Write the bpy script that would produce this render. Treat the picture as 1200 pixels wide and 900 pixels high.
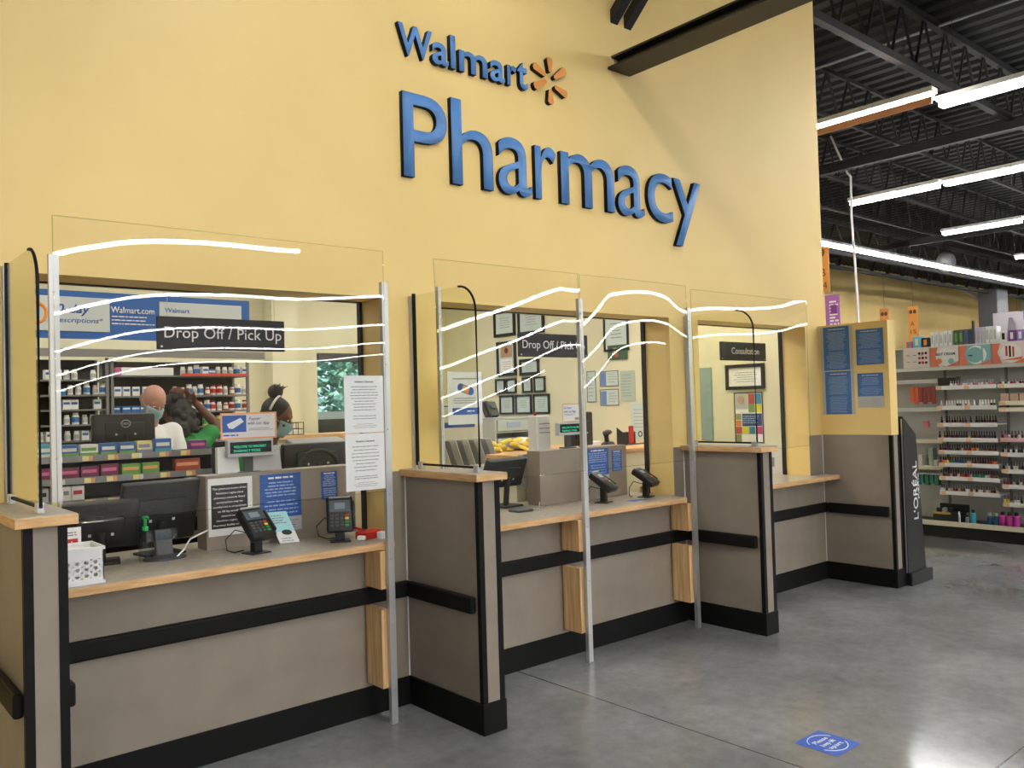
import bpy, bmesh, math, random
from mathutils import Vector, Matrix
random.seed(7)
for o in list(bpy.data.objects): bpy.data.objects.remove(o)
S = bpy.context.scene
COL = S.collection
# ------------------------------------------------------------ camera
YAW, PIT, ROL, FPX = .7073, .0243, -.0285, 989.74
CAM = Vector((-.5598, -3.6589, 1.5))
cy, sy, cp, sp = math.cos(YAW), math.sin(YAW), math.cos(PIT), math.sin(PIT)
cr, sr = math.cos(ROL), math.sin(ROL)
fw = Vector((sy*cp, cy*cp, sp)); r0 = Vector((cy, -sy, 0)); u0 = Vector((-sy*sp, -cy*sp, cp))
rt = r0*cr + u0*sr; up = -r0*sr + u0*cr
cd = bpy.data.cameras.new('camera'); cam = bpy.data.objects.new('camera', cd); COL.objects.link(cam)
mw = Matrix.Identity(4)
for i in range(3):
    mw[i][0] = rt[i]; mw[i][1] = up[i]; mw[i][2] = -fw[i]; mw[i][3] = CAM[i]
cam.matrix_world = mw
cd.sensor_width = 36; cd.lens = FPX/1200*36; cd.clip_end = 300; cd.clip_start = .05
S.camera = cam
# ------------------------------------------------------------ exposure, world, light strengths
vs = S.view_settings
vs.view_transform = 'Standard'; vs.look = 'None'; vs.gamma = 1; vs.use_curve_mapping = False; vs.exposure = 0.62
TUBE = 30.0          # strength of the store's tube lamps
TROFFER = 7.5        # strength of the pharmacy's ceiling panels
w = bpy.data.worlds.new('daylight'); S.world = w; w.use_nodes = True
w.node_tree.nodes['Background'].inputs[0].default_value = (.62, .8, 1, 1)
w.node_tree.nodes['Background'].inputs[1].default_value = 1.3

sd = bpy.data.lights.new('sun', 'SUN'); sd.energy = 4.5; sd.angle = .05; so = bpy.data.objects.new('sun', sd); COL.objects.link(so); so.rotation_euler = Vector((.25, .55, -.8)).to_track_quat('-Z', 'Y').to_euler()
# ------------------------------------------------------------ materials
def lin(c):
    c = c.lstrip('#'); v = [int(c[i:i+2], 16)/255 for i in (0, 2, 4)]
    return tuple((x/12.92 if x <= .04045 else ((x+.055)/1.055)**2.4) for x in v) + (1,)
MATS = {}
def M(name, col, rough=.5, metal=0, spec=.5, emit=0, coat=0):
    m = bpy.data.materials.new(name); m.use_nodes = True; b = m.node_tree.nodes['Principled BSDF']
    b.inputs['Base Color'].default_value = lin(col); b.inputs['Roughness'].default_value = rough
    b.inputs['Metallic'].default_value = metal; b.inputs['Specular IOR Level'].default_value = spec
    if coat: b.inputs['Coat Weight'].default_value = coat
    if emit:
        b.inputs['Emission Color'].default_value = lin(col); b.inputs['Emission Strength'].default_value = emit
    m.diffuse_color = lin(col); MATS[name] = m
    return m
def noisy(m, c1, c2, scale=(8, 8, 8), detail=4, bump=0, lo=.35, hi=.65, coord='Object', rough=None):
    nt = m.node_tree; b = nt.nodes['Principled BSDF']; N = nt.nodes.new
    tc = N('ShaderNodeTexCoord'); mp = N('ShaderNodeMapping'); mp.inputs['Scale'].default_value = scale
    no = N('ShaderNodeTexNoise'); no.inputs['Detail'].default_value = detail; no.inputs['Scale'].default_value = 1
    cr_ = N('ShaderNodeValToRGB'); cr_.color_ramp.elements[0].position = lo; cr_.color_ramp.elements[1].position = hi
    cr_.color_ramp.elements[0].color = lin(c1); cr_.color_ramp.elements[1].color = lin(c2)
    L = nt.links.new
    L(tc.outputs[coord], mp.inputs[0]); L(mp.outputs[0], no.inputs['Vector']); L(no.outputs['Fac'], cr_.inputs[0]); L(cr_.outputs[0], b.inputs['Base Color'])
    if bump:
        bp = N('ShaderNodeBump'); bp.inputs['Strength'].default_value = bump; bp.inputs['Distance'].default_value = .01
        L(no.outputs['Fac'], bp.inputs['Height']); L(bp.outputs[0], b.inputs['Normal'])
    if rough:
        mr = N('ShaderNodeMapRange'); mr.inputs[3].default_value = rough[0]; mr.inputs[4].default_value = rough[1]
        L(no.outputs['Fac'], mr.inputs[0]); L(mr.outputs[0], b.inputs['Roughness'])
    return m
yellow = noisy(M('yellow_paint', '#F2D38C', .5), '#F0D187', '#F4D58D', (1.5, 1.5, 1.5), 3)
cream = noisy(M('cream_paint', '#DCD8BC', .7), '#D9D5B8', '#DFDBC0', (2, 2, 2))
taupe = noisy(M('taupe_laminate', '#91867A', .45), '#8D8276', '#968B7E', (5, 5, 5), 6, .02)
taupe2 = noisy(M('counter_laminate', '#B0A798', .3), '#A89F90', '#B8B0A2', (30, 30, 30), 6)
black = M('black_rubber', '#0C0C0C', .6, 0, .25); blackg = M('black_plastic', '#17181A', .38); blackm = M('matt_black_plastic', '#222325', .6)
wood = noisy(M('wood_edge', '#D3A873', .5), '#C99B66', '#DDB583', (9, 9, 90), 4)
lumber = noisy(M('raw_lumber', '#D9B27E', .7), '#C79A62', '#E3C190', (60, 60, 3), 5)
alu = M('aluminium', '#C9CACB', .38, .75); aluw = M('satin_aluminium', '#D8D8D8', .45, .35)
white = M('white_paper', '#E9EAEA', .6); whitep = M('white_plastic', '#EDEEF0', .35); whitem = M('white_metal', '#DCDCDA', .45)
grey = M('grey_metal', '#8E9092', .45, .3); dgrey = M('dark_grey', '#4A4C4E', .55); lgrey = M('light_grey', '#B9BBBB', .5)
ink = M('ink', '#222428', .6); inkg = M('grey_ink', '#8A8D92', .6); inkw = M('white_ink', '#F2F2F2', .5)
blue = M('letter_blue', '#5C90CF', .45); bluep = M('poster_blue', '#2A5CB0', .5); orange = M('spark_orange', '#EA9A4A', .5)
corange = M('card_orange', '#F0A878', .5); deck = M('black_ceiling_paint', '#101114', .75); steel = M('black_steel', '#1B1B1C', .4, 0, .5)
greyst = M('grey_steel', '#55585C', .5); conduit = M('conduit_metal', '#8F9298', .45, .3)
red = M('red_plastic', '#C2271F', .4); green = M('green_plastic', '#1F9E52', .35); yel = M('yellow_plastic', '#E8D13C', .45)
pale = M('label_yellow', '#EFE39A', .5); pricetag = M('price_tag', '#E9E2CE', .5); purple = M('purple_card', '#7A3B8C', .5)
skinl = M('light_skin', '#B98C7C', .5); skind = M('brown_skin', '#6E4636', .5); hairk = M('black_hair', '#141110', .6); hairb = M('brown_hair', '#5A3524', .6)
coat = M('white_cotton', '#E2E4E6', .85); shirtg = M('green_cotton', '#2F8A47', .85); maskb = M('mask_blue', '#8FB9C6', .8); jeans = M('dark_cotton', '#23262E', .9)
navy = M('navy_blue', '#23407A', .5); cyan = M('cyan_card', '#6FC3D8', .5); pink = M('pink_card', '#D96C9A', .5); teal = M('teal_plastic', '#3FB0C4', .3)
lcd = M('display_glass', '#12211F', .15); lcdg = M('display_green', '#2FC79A', .4, emit=.5); lcdgrey = M('lcd_grey', '#56636B', .25)
yellowbag = noisy(M('yellow_bag', '#EAD45A', .5), '#E2C94C', '#F2E07A', (20, 20, 20)); frost = M('frosted_plastic', '#AEB9BD', .3); darkb = M('dark_brown_wood', '#6B5138', .5)
lampg = M('tube_glow', '#FFFFFF', .4, emit=TUBE)
lampg.node_tree.nodes['Principled BSDF'].inputs['Emission Color'].default_value = (1, .99, .965, 1)
trof = M('panel_glow', '#FFFFFF', .4, emit=TROFFER)
trof.node_tree.nodes['Principled BSDF'].inputs['Emission Color'].default_value = (1, .97, .88, 1)

def sheet(name, tint, refl=1.0, rough=0.0, ior=1.49):
    m = bpy.data.materials.new(name); m.use_nodes = True; nt = m.node_tree; nt.nodes.clear(); N = nt.nodes.new
    out = N('ShaderNodeOutputMaterial'); mx = N('ShaderNodeMixShader'); t = N('ShaderNodeBsdfTransparent'); g = N('ShaderNodeBsdfGlossy'); f = N('ShaderNodeLayerWeight')
    t.inputs[0].default_value = tint; g.inputs['Roughness'].default_value = rough
    L = nt.links.new; pw = N('ShaderNodeMath'); pw.operation = 'POWER'; pw.inputs[1].default_value = 5
    ml = N('ShaderNodeMath'); ml.operation = 'MULTIPLY_ADD'; ml.inputs[1].default_value = .96*refl; ml.inputs[2].default_value = .04*refl
    L(f.outputs['Facing'], pw.inputs[0]); L(pw.outputs[0], ml.inputs[0]); L(ml.outputs[0], mx.inputs[0]); L(t.outputs[0], mx.inputs[1]); L(g.outputs[0], mx.inputs[2]); L(mx.outputs[0], out.inputs[0])
    MATS[name] = m
    return m
acrylic = sheet('clear_acrylic', (1, 1, .995, 1), 1.1)
acback = sheet('clear_acrylic_back', (1, 1, 1, 1), .05); acedge = sheet('clear_acrylic_edge', (.9, .885, .8, 1), .5)
glass = sheet('tinted_glass', (.965, .968, .89, 1), .6)
pane = sheet('window_glass', (.95, .97, .97, 1), 1)
clearp = sheet('clear_plastic', (.8, .84, .86, 1), 1.2, .08)

# polished concrete with sawn joints
conc = M('polished_concrete', '#8A8882', .2)
def concrete(m):
    nt = m.node_tree; b = nt.nodes['Principled BSDF']; N = nt.nodes.new; L = nt.links.new
    tc = N('ShaderNodeTexCoord')
    def noise(sc, det, rg=.55):
        n = N('ShaderNodeTexNoise'); n.inputs['Scale'].default_value = sc; n.inputs['Detail'].default_value = det; n.inputs['Roughness'].default_value = rg
        L(tc.outputs['Object'], n.inputs['Vector']); return n
    n1 = noise(.9, 8, .62); n2 = noise(14, 6, .7)
    r1 = N('ShaderNodeValToRGB'); e = r1.color_ramp.elements; e[0].position = .3; e[1].position = .72
    e[0].color = lin('#6C6D6E'); e[1].color = lin('#9EA0A2'); x = e.new(.5); x.color = lin('#838587')
    L(n1.outputs['Fac'], r1.inputs[0])
    r2 = N('ShaderNodeValToRGB'); r2.color_ramp.elements[0].position = .35; r2.color_ramp.elements[1].position = .65
    r2.color_ramp.elements[0].color = (.85, .85, .85, 1); r2.color_ramp.elements[1].color = (1.05, 1.05, 1.04, 1)
    L(n2.outputs['Fac'], r2.inputs[0])
    mu = N('ShaderNodeMixRGB'); mu.blend_type = 'MULTIPLY'; mu.inputs[0].default_value = 1; L(r1.outputs[0], mu.inputs[1]); L(r2.outputs[0], mu.inputs[2])
    sep = N('ShaderNodeSeparateXYZ'); L(tc.outputs['Object'], sep.inputs[0])
    def joint(axis, off, per):
        a = N('ShaderNodeMath'); a.operation = 'ADD'; a.inputs[1].default_value = -off + per/2 + per*40; L(sep.outputs[axis], a.inputs[0])
        md = N('ShaderNodeMath'); md.operation = 'MODULO'; md.inputs[1].default_value = per; L(a.outputs[0], md.inputs[0])
        s_ = N('ShaderNodeMath'); s_.operation = 'SUBTRACT'; s_.inputs[1].default_value = per/2; L(md.outputs[0], s_.inputs[0])
        ab = N('ShaderNodeMath'); ab.operation = 'ABSOLUTE'; L(s_.outputs[0], ab.inputs[0])
        lt = N('ShaderNodeMath'); lt.operation = 'LESS_THAN'; lt.inputs[1].default_value = .0035; L(ab.outputs[0], lt.inputs[0]); return lt
    j = N('ShaderNodeMath'); j.operation = 'MAXIMUM'; L(joint('X', 3.54, 4.6).outputs[0], j.inputs[0]); L(joint('Y', -1.6, 4.6).outputs[0], j.inputs[1])
    mx = N('ShaderNodeMixRGB'); mx.inputs[2].default_value = lin('#34322E'); L(j.outputs[0], mx.inputs[0]); L(mu.outputs[0], mx.inputs[1]); L(mx.outputs[0], b.inputs['Base Color'])
    mr = N('ShaderNodeMapRange'); mr.inputs[1].default_value = .3; mr.inputs[2].default_value = .7; mr.inputs[3].default_value = .09; mr.inputs[4].default_value = .18
    L(n1.outputs['Fac'], mr.inputs[0]); L(mr.outputs[0], b.inputs['Roughness'])
    bp = N('ShaderNodeBump'); bp.inputs['Strength'].default_value = .04; bp.inputs['Distance'].default_value = .02; L(noise(3, 3).outputs['Fac'], bp.inputs['Height']); L(bp.outputs[0], b.inputs['Normal'])
concrete(conc)

# ------------------------------------------------------------ mesh helpers
class MB:
    def __init__(s): s.bm = bmesh.new(); s.mi = 0
    def _m(s, fs):
        for f in fs: f.material_index = s.mi
    def poly(s, pts):
        vs_ = [s.bm.verts.new(p) for p in pts]; f = s.bm.faces.new(vs_); s._m([f]); return s
    def box(s, x0, x1, y0, y1, z0, z1, bev=0, seg=2):
        return s.mbox(Matrix.Translation(((x0+x1)/2, (y0+y1)/2, (z0+z1)/2)), abs(x1-x0), abs(y1-y0), abs(z1-z0), bev, seg)
    def mbox(s, mat, a, b, c, bev=0, seg=2, taper=1):
        r = bmesh.ops.create_cube(s.bm, size=1); vs_ = r['verts']
        for v in vs_:
            v.co = Vector((v.co.x*a, v.co.y*b, v.co.z*c))
            if taper != 1 and v.co.z > 0: v.co.x *= taper; v.co.y *= taper
        fs = list({f for v in vs_ for f in v.link_faces}); s._m(fs)
        if bev:
            es = list({e for v in vs_ for e in v.link_edges})
            rr = bmesh.ops.bevel(s.bm, geom=es, offset=bev, segments=seg, affect='EDGES', profile=.5, clamp_overlap=True)
            s._m(rr['faces']); vs_ = list({v for f in rr['faces'] for v in f.verts} | {v for v in vs_ if v.is_valid})
            vs_ = [v for v in vs_ if v.is_valid]
        for v in vs_: v.co = mat @ v.co
        return s
    def cyl(s, p0, p1, r, r2=None, seg=12, cap=True):
        p0, p1 = Vector(p0), Vector(p1); d = p1-p0
        r2 = r if r2 is None else r2
        q = d.to_track_quat('Z', 'Y').to_matrix().to_4x4()
        res = bmesh.ops.create_cone(s.bm, cap_ends=cap, segments=seg, radius1=r, radius2=r2, depth=d.length)
        mt = Matrix.Translation((p0+p1)/2) @ q
        for v in res['verts']: v.co = mt @ v.co
        s._m({f for v in res['verts'] for f in v.link_faces}); return s
    def ball(s, c, rx, ry=None, rz=None, seg=12, mat=None):
        ry = rx if ry is None else ry; rz = rx if rz is None else rz
        res = bmesh.ops.create_uvsphere(s.bm, u_segments=seg, v_segments=max(6, seg*2//3), radius=1)
        for v in res['verts']:
            v.co = Vector((v.co.x*rx, v.co.y*ry, v.co.z*rz))
            if mat: v.co = mat @ v.co
            v.co += Vector(c)
        s._m({f for v in res['verts'] for f in v.link_faces}); return s
    def tube(s, pts, r, seg=8):
        pts = [Vector(p) for p in pts]; rings = []
        for i, p in enumerate(pts):
            d = (pts[min(i+1, len(pts)-1)]-pts[max(i-1, 0)]).normalized()
            q = d.to_track_quat('Z', 'Y')
            rr = r[i] if isinstance(r, (list, tuple)) else r
            rings.append([s.bm.verts.new(p + q @ Vector((rr*math.cos(a), rr*math.sin(a), 0))) for a in [2*math.pi*k/seg for k in range(seg)]])
        fs = []
        for a, b in zip(rings, rings[1:]):
            for k in range(seg): fs.append(s.bm.faces.new((a[k], a[(k+1) % seg], b[(k+1) % seg], b[k])))
        fs.append(s.bm.faces.new(rings[0][::-1])); fs.append(s.bm.faces.new(rings[-1])); s._m(fs); return s
    def prism(s, pts, d):           # outline pts (3-D, planar) pushed along vector d
        d = Vector(d); a = [s.bm.verts.new(Vector(p)) for p in pts]; b = [s.bm.verts.new(Vector(p)+d) for p in pts]; n = len(pts)
        fs = [s.bm.faces.new(a[::-1]), s.bm.faces.new(b)]
        for i in range(n): fs.append(s.bm.faces.new((a[i], a[(i+1) % n], b[(i+1) % n], b[i])))
        s._m(fs); return s
    def lathe(s, prof, c=(0, 0, 0), seg=12, sx=1, sy_=1):
        c = Vector(c); rings = [[s.bm.verts.new(c+Vector((r*sx*math.cos(2*math.pi*k/seg), r*sy_*math.sin(2*math.pi*k/seg), z))) for k in range(seg)] for r, z in prof]
        fs = []
        for a, b in zip(rings, rings[1:]):
            for k in range(seg): fs.append(s.bm.faces.new((a[k], a[(k+1) % seg], b[(k+1) % seg], b[k])))
        fs.append(s.bm.faces.new(rings[0][::-1])); fs.append(s.bm.faces.new(rings[-1])); s._m(fs); return s
    def empty(s): return len(s.bm.verts) == 0

def wpos(o):
    p = Vector(o.location)
    while o.parent: o = o.parent; p += Vector(o.location)
    return p
def tag(o, label=None, cat=None, group=None, kind=None):
    if label: o['label'] = label
    if cat: o['category'] = cat
    if group: o['group'] = group
    if kind: o['kind'] = kind
    return o
def O(name, mb, mats, parent=None, label=None, cat=None, group=None, kind=None, smooth=False):
    bm = mb.bm; bmesh.ops.recalc_face_normals(bm, faces=bm.faces)
    co = [v.co for v in bm.verts]
    if parent is None:
        org = Vector((sum((min(c[i] for c in co), max(c[i] for c in co)))/2 for i in range(3))); org.z = min(c.z for c in co)
        base = org
    else:
        base = wpos(parent); org = Vector((0, 0, 0))
    for v in bm.verts: v.co -= base
    me = bpy.data.meshes.new(name); bm.to_mesh(me); bm.free()
    for m in (mats if isinstance(mats, (list, tuple)) else [mats]): me.materials.append(m)
    if smooth:
        me.polygons.foreach_set('use_smooth', [True]*len(me.polygons))
        if smooth == 'auto': me.set_sharp_from_angle(angle=math.radians(35))
    o = bpy.data.objects.new(name, me); COL.objects.link(o)
    if parent: o.parent = parent
    else: o.location = org
    return tag(o, label, cat, group, kind)
def T(name, label, cat, loc=(0, 0, 0), group=None, kind=None):
    o = bpy.data.objects.new(name, None); COL.objects.link(o); o.location = loc; o.empty_display_size = .05
    return tag(o, label, cat, group, kind)
def dup(o, parent=None):
    c = o.copy(); COL.objects.link(c)
    if parent: c.parent = parent
    for ch in [x for x in o.children]: dup(ch, c)
    return c
def place(o, loc, rz=0, label=None, group=None):
    o.location = loc; o.rotation_euler = (0, 0, rz)
    if label: o['label'] = label
    if group: o['group'] = group
    return o
def struct(name, mb, mats, parent=None, label=None): 
    return O(name, mb, mats, parent, label=label, kind='structure' if parent is None else None)

# flat writing: a frame is (origin, right, up); the normal is right x up
class Fr:
    def __init__(s, o, r=(1, 0, 0), u=(0, 0, 1)):
        s.o = Vector(o); s.r = Vector(r).normalized(); s.u = Vector(u).normalized(); s.n = s.r.cross(s.u)
    def p(s, a, b, c=0): return s.o + s.r*a + s.u*b + s.n*c
    def m(s, a=0, b=0, c=0):
        m = Matrix.Identity(4); o = s.p(a, b, c)
        for i in range(3): m[i][0] = s.r[i]; m[i][1] = s.u[i]; m[i][2] = s.n[i]; m[i][3] = o[i]
        return m
    def box(s, mb, a0, a1, b0, b1, c0, c1, bev=0):
        return mb.mbox(s.m((a0+a1)/2, (b0+b1)/2, (c0+c1)/2), abs(a1-a0), abs(b1-b0), abs(c1-c0), bev)
FS = lambda o: Fr(o)                          # faces the shop (-y)
FW = lambda o: Fr(o, (0, -1, 0))              # faces -x
def glyphs(mb, body, mat, width=None, height=None, depth=.001, bold=0, anchor='l', shear=0, fit=None):
    cu = bpy.data.curves.new('t', 'FONT'); cu.body = body; cu.size = 1; cu.offset = bold; cu.shear = shear; cu.resolution_u = 3 if depth < .01 else 6
    ob = bpy.data.objects.new('t', cu); COL.objects.link(ob); dg = bpy.context.evaluated_depsgraph_get(); dg.update()
    me = bpy.data.meshes.new_from_object(ob.evaluated_get(dg)); bpy.data.objects.remove(ob)
    if not len(me.vertices): return mb
    xs = [v.co.x for v in me.vertices]; ys = [v.co.y for v in me.vertices]; x0, x1, y0, y1 = min(xs), max(xs), min(ys), max(ys)
    if fit: sx = (fit[1]-fit[0])/(x1-x0); sy2 = (fit[3]-fit[2])/(y1-y0); ox, oy = fit[0]-x0*sx, fit[2]-y0*sy2
    else:
        k = height/.7; sx = sy2 = k
        if width: sx = width/(x1-x0)
        ox = {'l': -x0*sx, 'c': -(x0+x1)/2*sx, 'r': -x1*sx}[anchor]; oy = 0
    tb = bmesh.new(); tb.from_mesh(me); bpy.data.meshes.remove(me)
    for v in tb.verts: v.co = Vector((v.co.x*sx+ox, v.co.y*sy2+oy, 0))
    if depth:
        r = bmesh.ops.extrude_face_region(tb, geom=tb.faces[:]); 
        for v in [g for g in r['geom'] if isinstance(g, bmesh.types.BMVert)]: v.co.z += depth
    bmesh.ops.recalc_face_normals(tb, faces=tb.faces)
    tm = bpy.data.meshes.new('t'); 
    for f in tb.faces: f.material_index = mb.mi
    for v in tb.verts: v.co = mat @ v.co
    tb.to_mesh(tm); tb.free(); n0 = len(mb.bm.faces); mb.bm.from_mesh(tm); bpy.data.meshes.remove(tm)
    mb.bm.faces.ensure_lookup_table()
    for f in mb.bm.faces[n0:]: f.material_index = mb.mi
    return mb
def textlines(mb, fr, a0, a1, b0, b1, n, th, center=False, seed=1, c=0, fill=.85):
    rng = random.Random(seed); step = (b1-b0)/n
    for i in range(n):
        b = b1-(i+.5)*step; L = (a1-a0)*rng.uniform(fill-.18, min(1, fill+.15)); x = a0 + ((a1-a0)-L)/2 if center else a0; e = x+L
        while x < e:
            w_ = min(rng.uniform(1.5, 6)*th, e-x)
            if w_ > th*.6:
                m = [fr.p(x, b-th/2, c), fr.p(x+w_, b-th/2, c), fr.p(x+w_, b+th/2, c), fr.p(x, b+th/2, c)]; mb.poly(m)
            x += w_+th*.8
def poster(name, label, cat, fr, w_, h_, mat, layers=(), t=.002, border=None, bw=.01, bt=.002, group=None, fold=None, parent=None):
    """board with printed rectangles, words and lines; the mesh stands off its support along the frame normal"""
    mb = MB(); fr.box(mb, 0, w_, 0, h_, 0, t); root = O(name, mb, mat, parent, label, cat, group)
    if border:
        b = MB()
        for q in ((0, w_, 0, bw), (0, w_, h_-bw, h_), (0, bw, bw, h_-bw), (w_-bw, w_, bw, h_-bw)): fr.box(b, *q, 0 if bt > t else t, t+bt)
        O('border' if name != 'framed_certificate' else 'frame', b, border, root)
    k = 0
    for L in layers:
        b = MB(); c = t+.0006+.0004*k; k += 1
        if L[0] == 'rect': fr.box(b, L[1], L[3], L[2], L[4], t, c); O(L[6] if len(L) > 6 else 'printed_panel', b, L[5], root)
        elif L[0] == 'lines':
            textlines(b, fr, L[1], L[2], L[3], L[4], L[5], L[6], L[8] if len(L) > 8 else False, seed=k+int(w_*1e4), c=c)
            if not b.empty(): O('printed_text', b, L[7], root)
        elif L[0] == 'text':     # ('text', body, a, b, height, material, anchor, width, bold, shear)
            L = list(L)+[None]*(10-len(L))
            glyphs(b, L[1], fr.m(L[2], L[3], c-.0004), width=L[7], height=L[4], depth=.0008, bold=L[8] or 0, anchor=L[6] or 'l', shear=L[9] or 0); O('lettering', b, L[5], root)
        elif L[0] == 'disc':
            _, a, b_, r1, r2, m = L[:6]; n = 20
            if r2:
                for i in range(n):
                    t0, t1 = 2*math.pi*i/n, 2*math.pi*(i+1)/n
                    b.poly([fr.p(a+r2*math.cos(t0), b_+r2*math.sin(t0), c), fr.p(a+r1*math.cos(t0), b_+r1*math.sin(t0), c), fr.p(a+r1*math.cos(t1), b_+r1*math.sin(t1), c), fr.p(a+r2*math.cos(t1), b_+r2*math.sin(t1), c)])
            else: b.poly([fr.p(a+r1*math.cos(2*math.pi*i/n), b_+r1*math.sin(2*math.pi*i/n), c) for i in range(n)])
            O('printed_shape', b, m, root)
        elif L[0] == 'poly': b.poly([fr.p(a, b_, c) for a, b_ in L[1]]); O('printed_shape', b, L[2], root)
    return root
# __STRUCTURE__
# ============================================================ STRUCTURE
TW = .2214; ZT, ZK, ZB, ZC, CT = 2.0604, .855, .1413, 1.187, .0344
X1, X2, X3, X4 = 0.0, 1.8274, 4.0942, 5.9189; DD, DW, D4 = .606, .12, .5824
OPEN = [(.16, 1.7274), (2.0579, 3.9874), (4.3066, 5.7201)]
b = MB(); b.box(-14, 12, -62, 5.4, -.2, 0); struct('floor', b, conc)
b = MB(); b.box(12, 46, -62, 12, -.2, 0); struct('floor.001', b, conc)
def wall_boxes(b, x0, x1, y0, y1, z0, z1, holes):       # wall along x with rectangular holes (xa, xb, za, zb)
    x = x0
    for xa, xb, za, zb in sorted(holes):
        b.box(x, xa, y0, y1, z0, z1); b.box(xa, xb, y0, y1, z0, za); b.box(xa, xb, y0, y1, zb, z1); x = xb
    b.box(x, x1, y0, y1, z0, z1); return b
b = wall_boxes(MB(), -14, 6.03, 0, TW, 0, 6.3, [(a, c, .82, ZT) for a, c in OPEN])
struct('wall_pharmacy', b, yellow)
b = MB(); b.box(5.9, 6.03, TW, 5.4, 0, 6.3); struct('wall_east', b, cream)
b = wall_boxes(MB(), -4, 5.9, 5.2, 5.4, 0, 3.2, [(4.06, 5.2, .95, 2.16)]); struct('wall_rear', b, cream)
b = MB(); b.box(6.03, 12, 5.2, 5.4, 0, 6.3); struct('wall_rear.001', b, yellow)
b = MB(); b.box(-4.15, -4, TW, 5.4, 0, 3.2); struct('wall_west', b, cream)
b = MB(); b.box(3.42, 3.72, 4.98, 5.2, 0, 3.1); struct('trim_column', b, cream)
b = MB(); b.box(-4, 5.9, TW, 5.2, 3.1, 3.2); struct('ceiling_pharmacy', b, cream)
b = MB(); b.box(12, 46, 11.8, 12, 0, 6.3); struct('wall_back', b, yellow)
b = MB(); b.box(12, 12.2, 5.4, 11.8, 0, 6.3); struct('wall_side', b, yellow)
b = MB(); b.box(-14.2, -14, -62, 0, 0, 6.3); struct('wall_left', b, cream)
b = MB(); b.box(46, 46.2, -62, 12, 0, 6.3); struct('wall_right', b, cream)
b = MB(); b.box(-14.2, 46.2, -62.2, -62, 0, 6.3); struct('wall_front', b, cream)
# corrugated roof deck: ribs run front to back
b = MB(); pr = []; x = -14
while x < 46:
    pr += [(x, 6.3), (x+.11, 6.3), (x+.15, 6.25), (x+.26, 6.25)]; x += .3
for (xa, za), (xb, zb) in zip(pr, pr[1:]): ye = 5.4 if xb < 12.01 else 12; b.poly([(xa, -62, za), (xb, -62, zb), (xb, ye, zb), (xa, ye, za)])
b.box(-14, 12, -62, 5.4, 6.32, 6.4); b.box(12, 46, -62, 12, 6.32, 6.4); struct('ceiling', b, deck)
# rear window of the pharmacy
b = MB()
for q in ((4.06, 5.2, .95, .99), (4.06, 5.2, 2.12, 2.16), (4.06, 4.09, .99, 2.12), (5.17, 5.2, .99, 2.12)): b.box(q[0], q[1], 5.26, 5.34, q[2], q[3])
wn = struct('window_1', b, alu)
b = MB(); b.box(4.09, 5.17, 5.295, 5.301, .99, 2.12); O('window_pane', b, pane, wn)
b = MB(); b.box(4.08, 5.18, 5.2, 5.24, 2.06, 2.15, .01); O('roller_blind', b, dgrey, wn, label='rolled-up dark blind')
# service openings: thin black track on the inner edge
for i, (a, c) in enumerate(OPEN):
    b = MB(); f = .016
    for q in ((a, c, ZT-.005, ZT), (a, a+f, ZK, ZT), (c-f, c, ZK, ZT)): b.box(q[0], q[1], TW-.01, TW+.02, q[2], q[3])
    struct('window_%d' % (i+2), b, blackg)
b = MB(); b.box(4.45, 5.68, TW+.005, TW+.012, ZK+.02, ZT-.02)
# joists (open-web trusses) along x
def truss(y, x0, x1, zb, zt, name='trim_truss', step=.62, r=.018, ch=.05):
    b = MB(); b.box(x0, x1, y-ch/2, y+ch/2, zb, zb+ch); b.box(x0, x1, y-ch/2, y+ch/2, zt-ch, zt); x = x0; k = 0
    while x < x1-step:
        za, zc = (zb+ch/2, zt-ch/2) if k % 2 == 0 else (zt-ch/2, zb+ch/2)
        b.cyl((x, y, za), (x+step/2, y, zc), r, seg=6); x += step/2; k += 1
    return struct(name, b, deck)
for k, y in enumerate((.85, 2.5, 4.2, 5.6, -.9, -2.7, -4.5, -6.5, -9)):
    truss(y, 6.2 if y > -.1 else -13, 45.5, 5.5 if k else 5.42, 6.22, ch=.09 if k == 0 else .05)
for y in (7.3, 8.6): truss(y, 12.4, 45.5, 5.12, 6.0, step=1.0, r=.03, ch=.1)
# girders along y
for x in (13.0, 21.5, 30.0): 
    b = MB(); b.box(x-.05, x+.05, -20, 8.9, 5.3, 5.32); b.box(x-.01, x+.01, -20, 8.9, 5.32, 5.44); b.box(x-.05, x+.05, -20, 8.9, 5.44, 5.46); struct('trim_girder', b, deck)
b = MB(); b.box(33.3, 34.4, 8.3, 8.95, 0, 5.3); struct('trim_column.001', b, greyst)
# bare beam coming out of the yellow wall: flange, web and flange
t = T('steel_beam', 'black steel channel beam running out of the yellow wall above the blue letters', 'beam', (3.56, -3, 3.64))
b = MB(); b.box(3.455, 3.665, -6.2, .0, 3.64, 3.655); O('bottom_flange', b, steel, t)
b = MB(); b.box(3.55, 3.57, -6.2, .0, 3.655, 3.722); O('web', b, steel, t)
b = MB(); b.box(3.49, 3.63, -6.2, .0, 3.722, 3.735); O('top_flange', b, steel, t)
t = T('steel_brace', 'pair of black angle bars slanting up from the top of the yellow wall', 'brace', (3.6, 0, 3.95))
for x in (3.53, 3.66):
    b = MB(); b.prism([(x-.035, 0, 3.955), (x+.03, 0, 3.955), (x+.03, 0, 3.97), (x-.02, 0, 3.97), (x-.02, 0, 4.04), (x-.035, 0, 4.04)], (0.05, -1.3, 1.25)); O('angle_bar', b, steel, t)

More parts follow.
